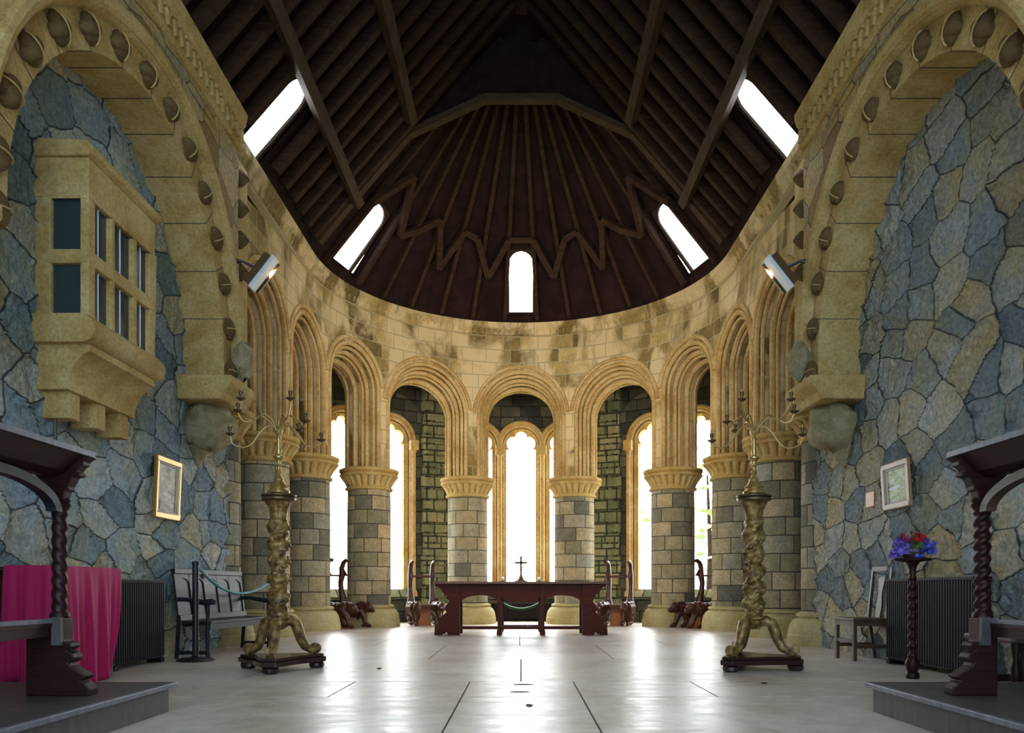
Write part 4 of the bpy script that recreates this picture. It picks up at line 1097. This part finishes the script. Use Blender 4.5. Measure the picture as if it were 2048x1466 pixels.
# armchair half in frame at the right
C2 = thing('carved_armchair', 'dark carved armchair behind the right stall, cut by picture edge', 'chair', (3.46, 5.66, 0), R(0))
m = MB(); m.span(-.06, .42, -.30, .30, .42, .465); m.build('seat', 'chairwood', C2, bevel=.015)
for x, y in ((0, -.24), (0, .24), (.36, -.24), (.36, .24)):
    m = MB(); m.lathe([(.03, 0), (.035, .05), (.02, .09), (.03, .16), (.034, .24), (.018, .30), (.03, .38), (.03, .43)], (x, y, 0), 12); m.build('leg', 'darkwood', C2, smooth=40)
for a_, b_ in ((.22, .26), (-.26, -.22)): m = MB(); m.span(-.01, .37, a_, b_, .10, .15); m.build('stretcher', 'darkwood', C2)
for y in (-.24, .24): m = MB(); m.beam((.38, y, .46), (.46, y, 1.06), .05, .05, up=(0, 1, 0)); m.build('back_post', 'darkwood', C2, bevel=.004)
m = MB(); m.beam((.45, -.27, 1.05), (.45, .27, 1.05), .04, .09); m.build('top_rail', 'darkwood', C2, bevel=.01)

# flower stand and flowers
FS = thing('flower_stand', 'slender dark barley-twist flower stand in front of right heater', 'plant stand', (3.50, 6.93, 0))
prf = [(.055,0),(.06,.02),(.055,.05),(.04,.06),(.05,.08)]
m = MB(); m.lathe(prf+[(.06,.11),(.062,.14),(.045,.18),(.03,.20)], n=24)
m.lathe([(.033, .19+.7*i/90) for i in range(91)], n=24, mod=lambda r, t, z, i: r*(1+.22*sin(z*2*pi/.088)+.12*sin(t-z*71)))
m.lathe([(.028,.88),(.034,.90),(.026,.92),(.032,.95),(.028,.97),(.04,1.01),(.06,1.04)], n=24); m.build('twisted_stem', 'darkwood', FS, smooth=50)
m = MB(); m.lathe([(.06,1.04),(.155,1.055),(.16,1.07),(.15,1.075)], n=8); m.build('top_plate', 'darkwood', FS)
FL = thing('flower_arrangement', 'bunch of blue, mauve and red flowers on the twisted stand', 'flowers', (3.50, 6.93, 1.075))
m = MB(); m.lathe([(.07,0),(.09,.02),(.10,.05),(.085,.055)], n=20); m.build('bowl', 'bronze', FL, smooth=30)
rnd = random.Random(5)
def bloom(c, r, mt, n=30):
    m = MB()
    for i in range(n):
        a = rnd.random()*2*pi; e = rnd.uniform(-.5, 1.4); d = Vector((cos(a)*cos(e), sin(a)*cos(e), sin(e))); sd = d.orthogonal().normalized(); u2 = d.cross(sd)
        p = Vector(c)+d*r*.35; w = r*.30
        m.poly([p, p+d*r*.5+sd*w, p+d*r*.85+u2*w*.3, p+d*r*.5-sd*w])
    m.ball(c, r*.45, 8, 6)
    return m.build('bloom', mt, FL, fix=False)
M['blue'] = mat('blue_petals', (.10,.12,.62), .6); M['mauve'] = mat('mauve_petals', (.22,.14,.60), .6); M['red'] = mat('red_petals', (.55,.01,.015), .6); M['green2'] = mat('olive_leaf', (.10,.14,.03), .6)
for c, r, k in (((-.12,-.03,.06),.075,'mauve'), ((-.10,0,.13),.06,'mauve'), ((-.14,.02,.02),.06,'mauve'), ((.12,-.04,.11),.07,'blue'), ((.15,0,.06),.06,'blue'), ((.02,-.05,.17),.055,'red'), ((.07,0,.17),.05,'red'), ((-.08,0,.18),.045,'red'), ((0,-.08,.10),.05,'green2'), ((0,-.08,.02),.06,'blue'), ((.0,.08,.12),.07,'mauve')):
    bloom(c, r, k)
m = MB()
for i in range(26):
    a = rnd.random()*6.28; r = rnd.uniform(.04, .17); z = rnd.uniform(.02, .22); p = Vector((r*cos(a), r*sin(a), z)); d = Vector((cos(a), sin(a), .5)).normalized(); sd = Vector((-sin(a), cos(a), 0))
    m.poly([p, p+d*.03+sd*.014, p+d*.07, p+d*.03-sd*.014])
m.build('leaves', 'green2', FL, fix=False)

# pictures
def picture(sg, y0, y1, z0, z1, lab, art, fmat, tilt=.03):
    root = thing('framed_picture', lab, 'picture', (sg*(XR-.02), (y0+y1)/2, z0)); w = (y1-y0)/2; h = z1-z0; b = .06
    X = lambda z, t: -sg*(t+tilt*z/h)
    def bar(a0, a1, c0, c1, t0, t1, mb):
        mb.prism([(a0, c0), (a1, c0), (a1, c1), (a0, c1)], lambda y, z, k: (X(z, t0 if k == 0 else t1), y, z))
    m = MB(); bar(-w, w, 0, b, 0, .045, m); bar(-w, w, h-b, h, 0, .045, m); bar(-w, -w+b, b, h-b, 0, .045, m); bar(w-b, w, b, h-b, 0, .045, m); m.build('frame', fmat, root, bevel=.012)
    m = MB(); c = b+.025
    bar(-w+b, w-b, b, c, 0, .03, m); bar(-w+b, w-b, h-c, h-b, 0, .03, m); bar(-w+b, -w+c, c, h-c, 0, .03, m); bar(w-c, w-b, c, h-c, 0, .03, m); m.build('mount', 'paper', root)
    m = MB(); y_ = w-c
    m.poly([(X(c, .015), -y_, c), (X(c, .015), y_, c), (X(h-c, .015), y_, h-c), (X(h-c, .015), -y_, h-c)], [(0,0),(1,0),(1,1.4),(0,1.4)]); m.build('painting', art, root, fix=False)
picture(-1, 8.60, 9.22, 1.60, 2.30, 'tall gold-framed painting on left rubble wall above the bench', 'art_left', 'frame_gold')
picture(1, 8.10, 8.68, 1.67, 2.18, 'brown-framed landscape painting on right rubble wall above the chair', 'art_right', 'frame_wood')
m = MB(); m.span(XR-.03, XR, 8.98, 9.20, 1.76, 1.94); tag(m.build('wall_plaque', 'orangewood', bevel=.006), 'small orange wooden plaque left of the landscape painting', 'plaque')

# projecting stone window in the left wall
O = struct('window_13'); x0 = -XR; x1 = -3.66; ya, yb = 6.56, 7.76
def zz_(z): return z
m = MB(); zt0, zt1 = 4.12, 4.46
m.span(x0, x1, ya, yb, zt0, zt1)                                     # head
for y in (ya+.055, ya+.40, ya+.80, yb-.055): m.span(x1-.075, x1, y-.055 if y not in (ya+.40, ya+.80) else y-.032, y+.055 if y not in (ya+.40, ya+.80) else y+.032, 3.10, zt0)
for y in (ya, yb-.10): m.span(x0, x0+.14, y, y+.10, 3.10, zt0)
m.build('window_frame', 'dressed', O, bevel=.012)
m = MB(); m.span(x0, x1+.004, ya-.004, yb+.004, 3.56, 3.68); m.build('transom', 'dressed', O, bevel=.01)
m = MB(); m.prism([(x0, zt1), (x1+.0, zt1), (x1+.05, zt1+.02), (x1+.06, zt1+.07), (x1+.0, zt1+.13), (x0, zt1+.15)], lambda x, z, k: (x, ya-.03 if k == 0 else yb+.03, z)); m.build('cap_moulding', 'dressed', O, bevel=.01)
m = MB(); m.prism([(x0, 3.12), (x1, 3.12), (x1+.06, 3.06), (x1+.085, 2.99), (x1+.05, 2.91), (x1-.02, 2.88), (x0, 2.88)], lambda x, z, k: (x, ya-.05 if k == 0 else yb+.05, z)); m.build('window_sill', 'dressed', O, smooth=50)
m = MB(); m.prism([(x0, 2.88), (x1, 2.88), (x1, 2.82), (x1-.05, 2.80), (x1-.13, 2.72), (x1-.18, 2.62), (x1-.20, 2.54), (x1-.19, 2.50), (x0, 2.50)], lambda x, z, k: (x, ya+.02 if k == 0 else yb-.02, z)); m.build('coved_corbel', 'dressed', O, smooth=40)
for i in range(3):
    y = ya+.10+i*.42; m = MB(); m.span(x0, x1-.22+.0, y, y+.16, 2.27, 2.50); m.build('bracket_block', 'dressed', O, bevel=.008)
m = MB(); m.span(x1-.06, x1-.05, ya+.05, yb-.05, 3.12, 4.12); m.span(x0+.1, x1-.08, ya+.04, ya+.05, 3.12, 4.12); m.build('glass_pane', 'darkglass', O)
m = MB(); m.span(x0+.02, x1-.14, ya+.07, yb-.07, 3.12, 4.12); m.build('dark_interior', 'outer', O)
m = MB()
for y in (ya+.23, ya+.60, ya+.98): m.span(x1-.05, x1-.043, y-.006, y+.006, 3.12, 4.12)
m.build('glazing_bars', 'white', O)

# floodlights
def flood(sg, side):
    root = thing('floodlight', 'white box floodlight on a black bracket beside the %s arch' % side, 'floodlight', (0, 0, 0))
    c = Vector((sg*3.25, 9.78, 4.78)); a = R(52); d = Vector((-sg*cos(a), 0, sin(a))); u = Vector((sg*sin(a), 0, cos(a)))   # long axis d
    yv = Vector((0, 1, 0)); mt = Matrix((d, yv, u)).transposed()
    m = MB(); m.box(c, (.50, .16, .05), mt); m.build('housing', 'white', root, bevel=.006)
    m = MB(); m.box(c+u*.065, (.44, .20, .08), mt); m.build('back_box', 'bronze', root)
    area_light('flood_lamp', c+u*.05+Vector((0, .17, 0)), (-sg*2.0, 17.2, 4.6), .34, .08, 48, (1.0, .84, .58), 95, root)
    m = MB(); m.box(c+Vector((0, .125, 0)), (.46, .03, .09), mt); m.build('reflector', 'bronze', root)
    m = MB(); m.tube([(sg*3.65, 9.72, 4.90), (sg*3.5, 9.74, 4.92), (sg*3.36, 9.78, 4.86)], [.05, .018, .022], 8); m.ball((sg*3.63, 9.72, 4.90), (.05, .07, .08), 10, 6); m.build('bracket', 'black', root, smooth=50)
    return root
flood(-1, 'left'); flood(1, 'right')
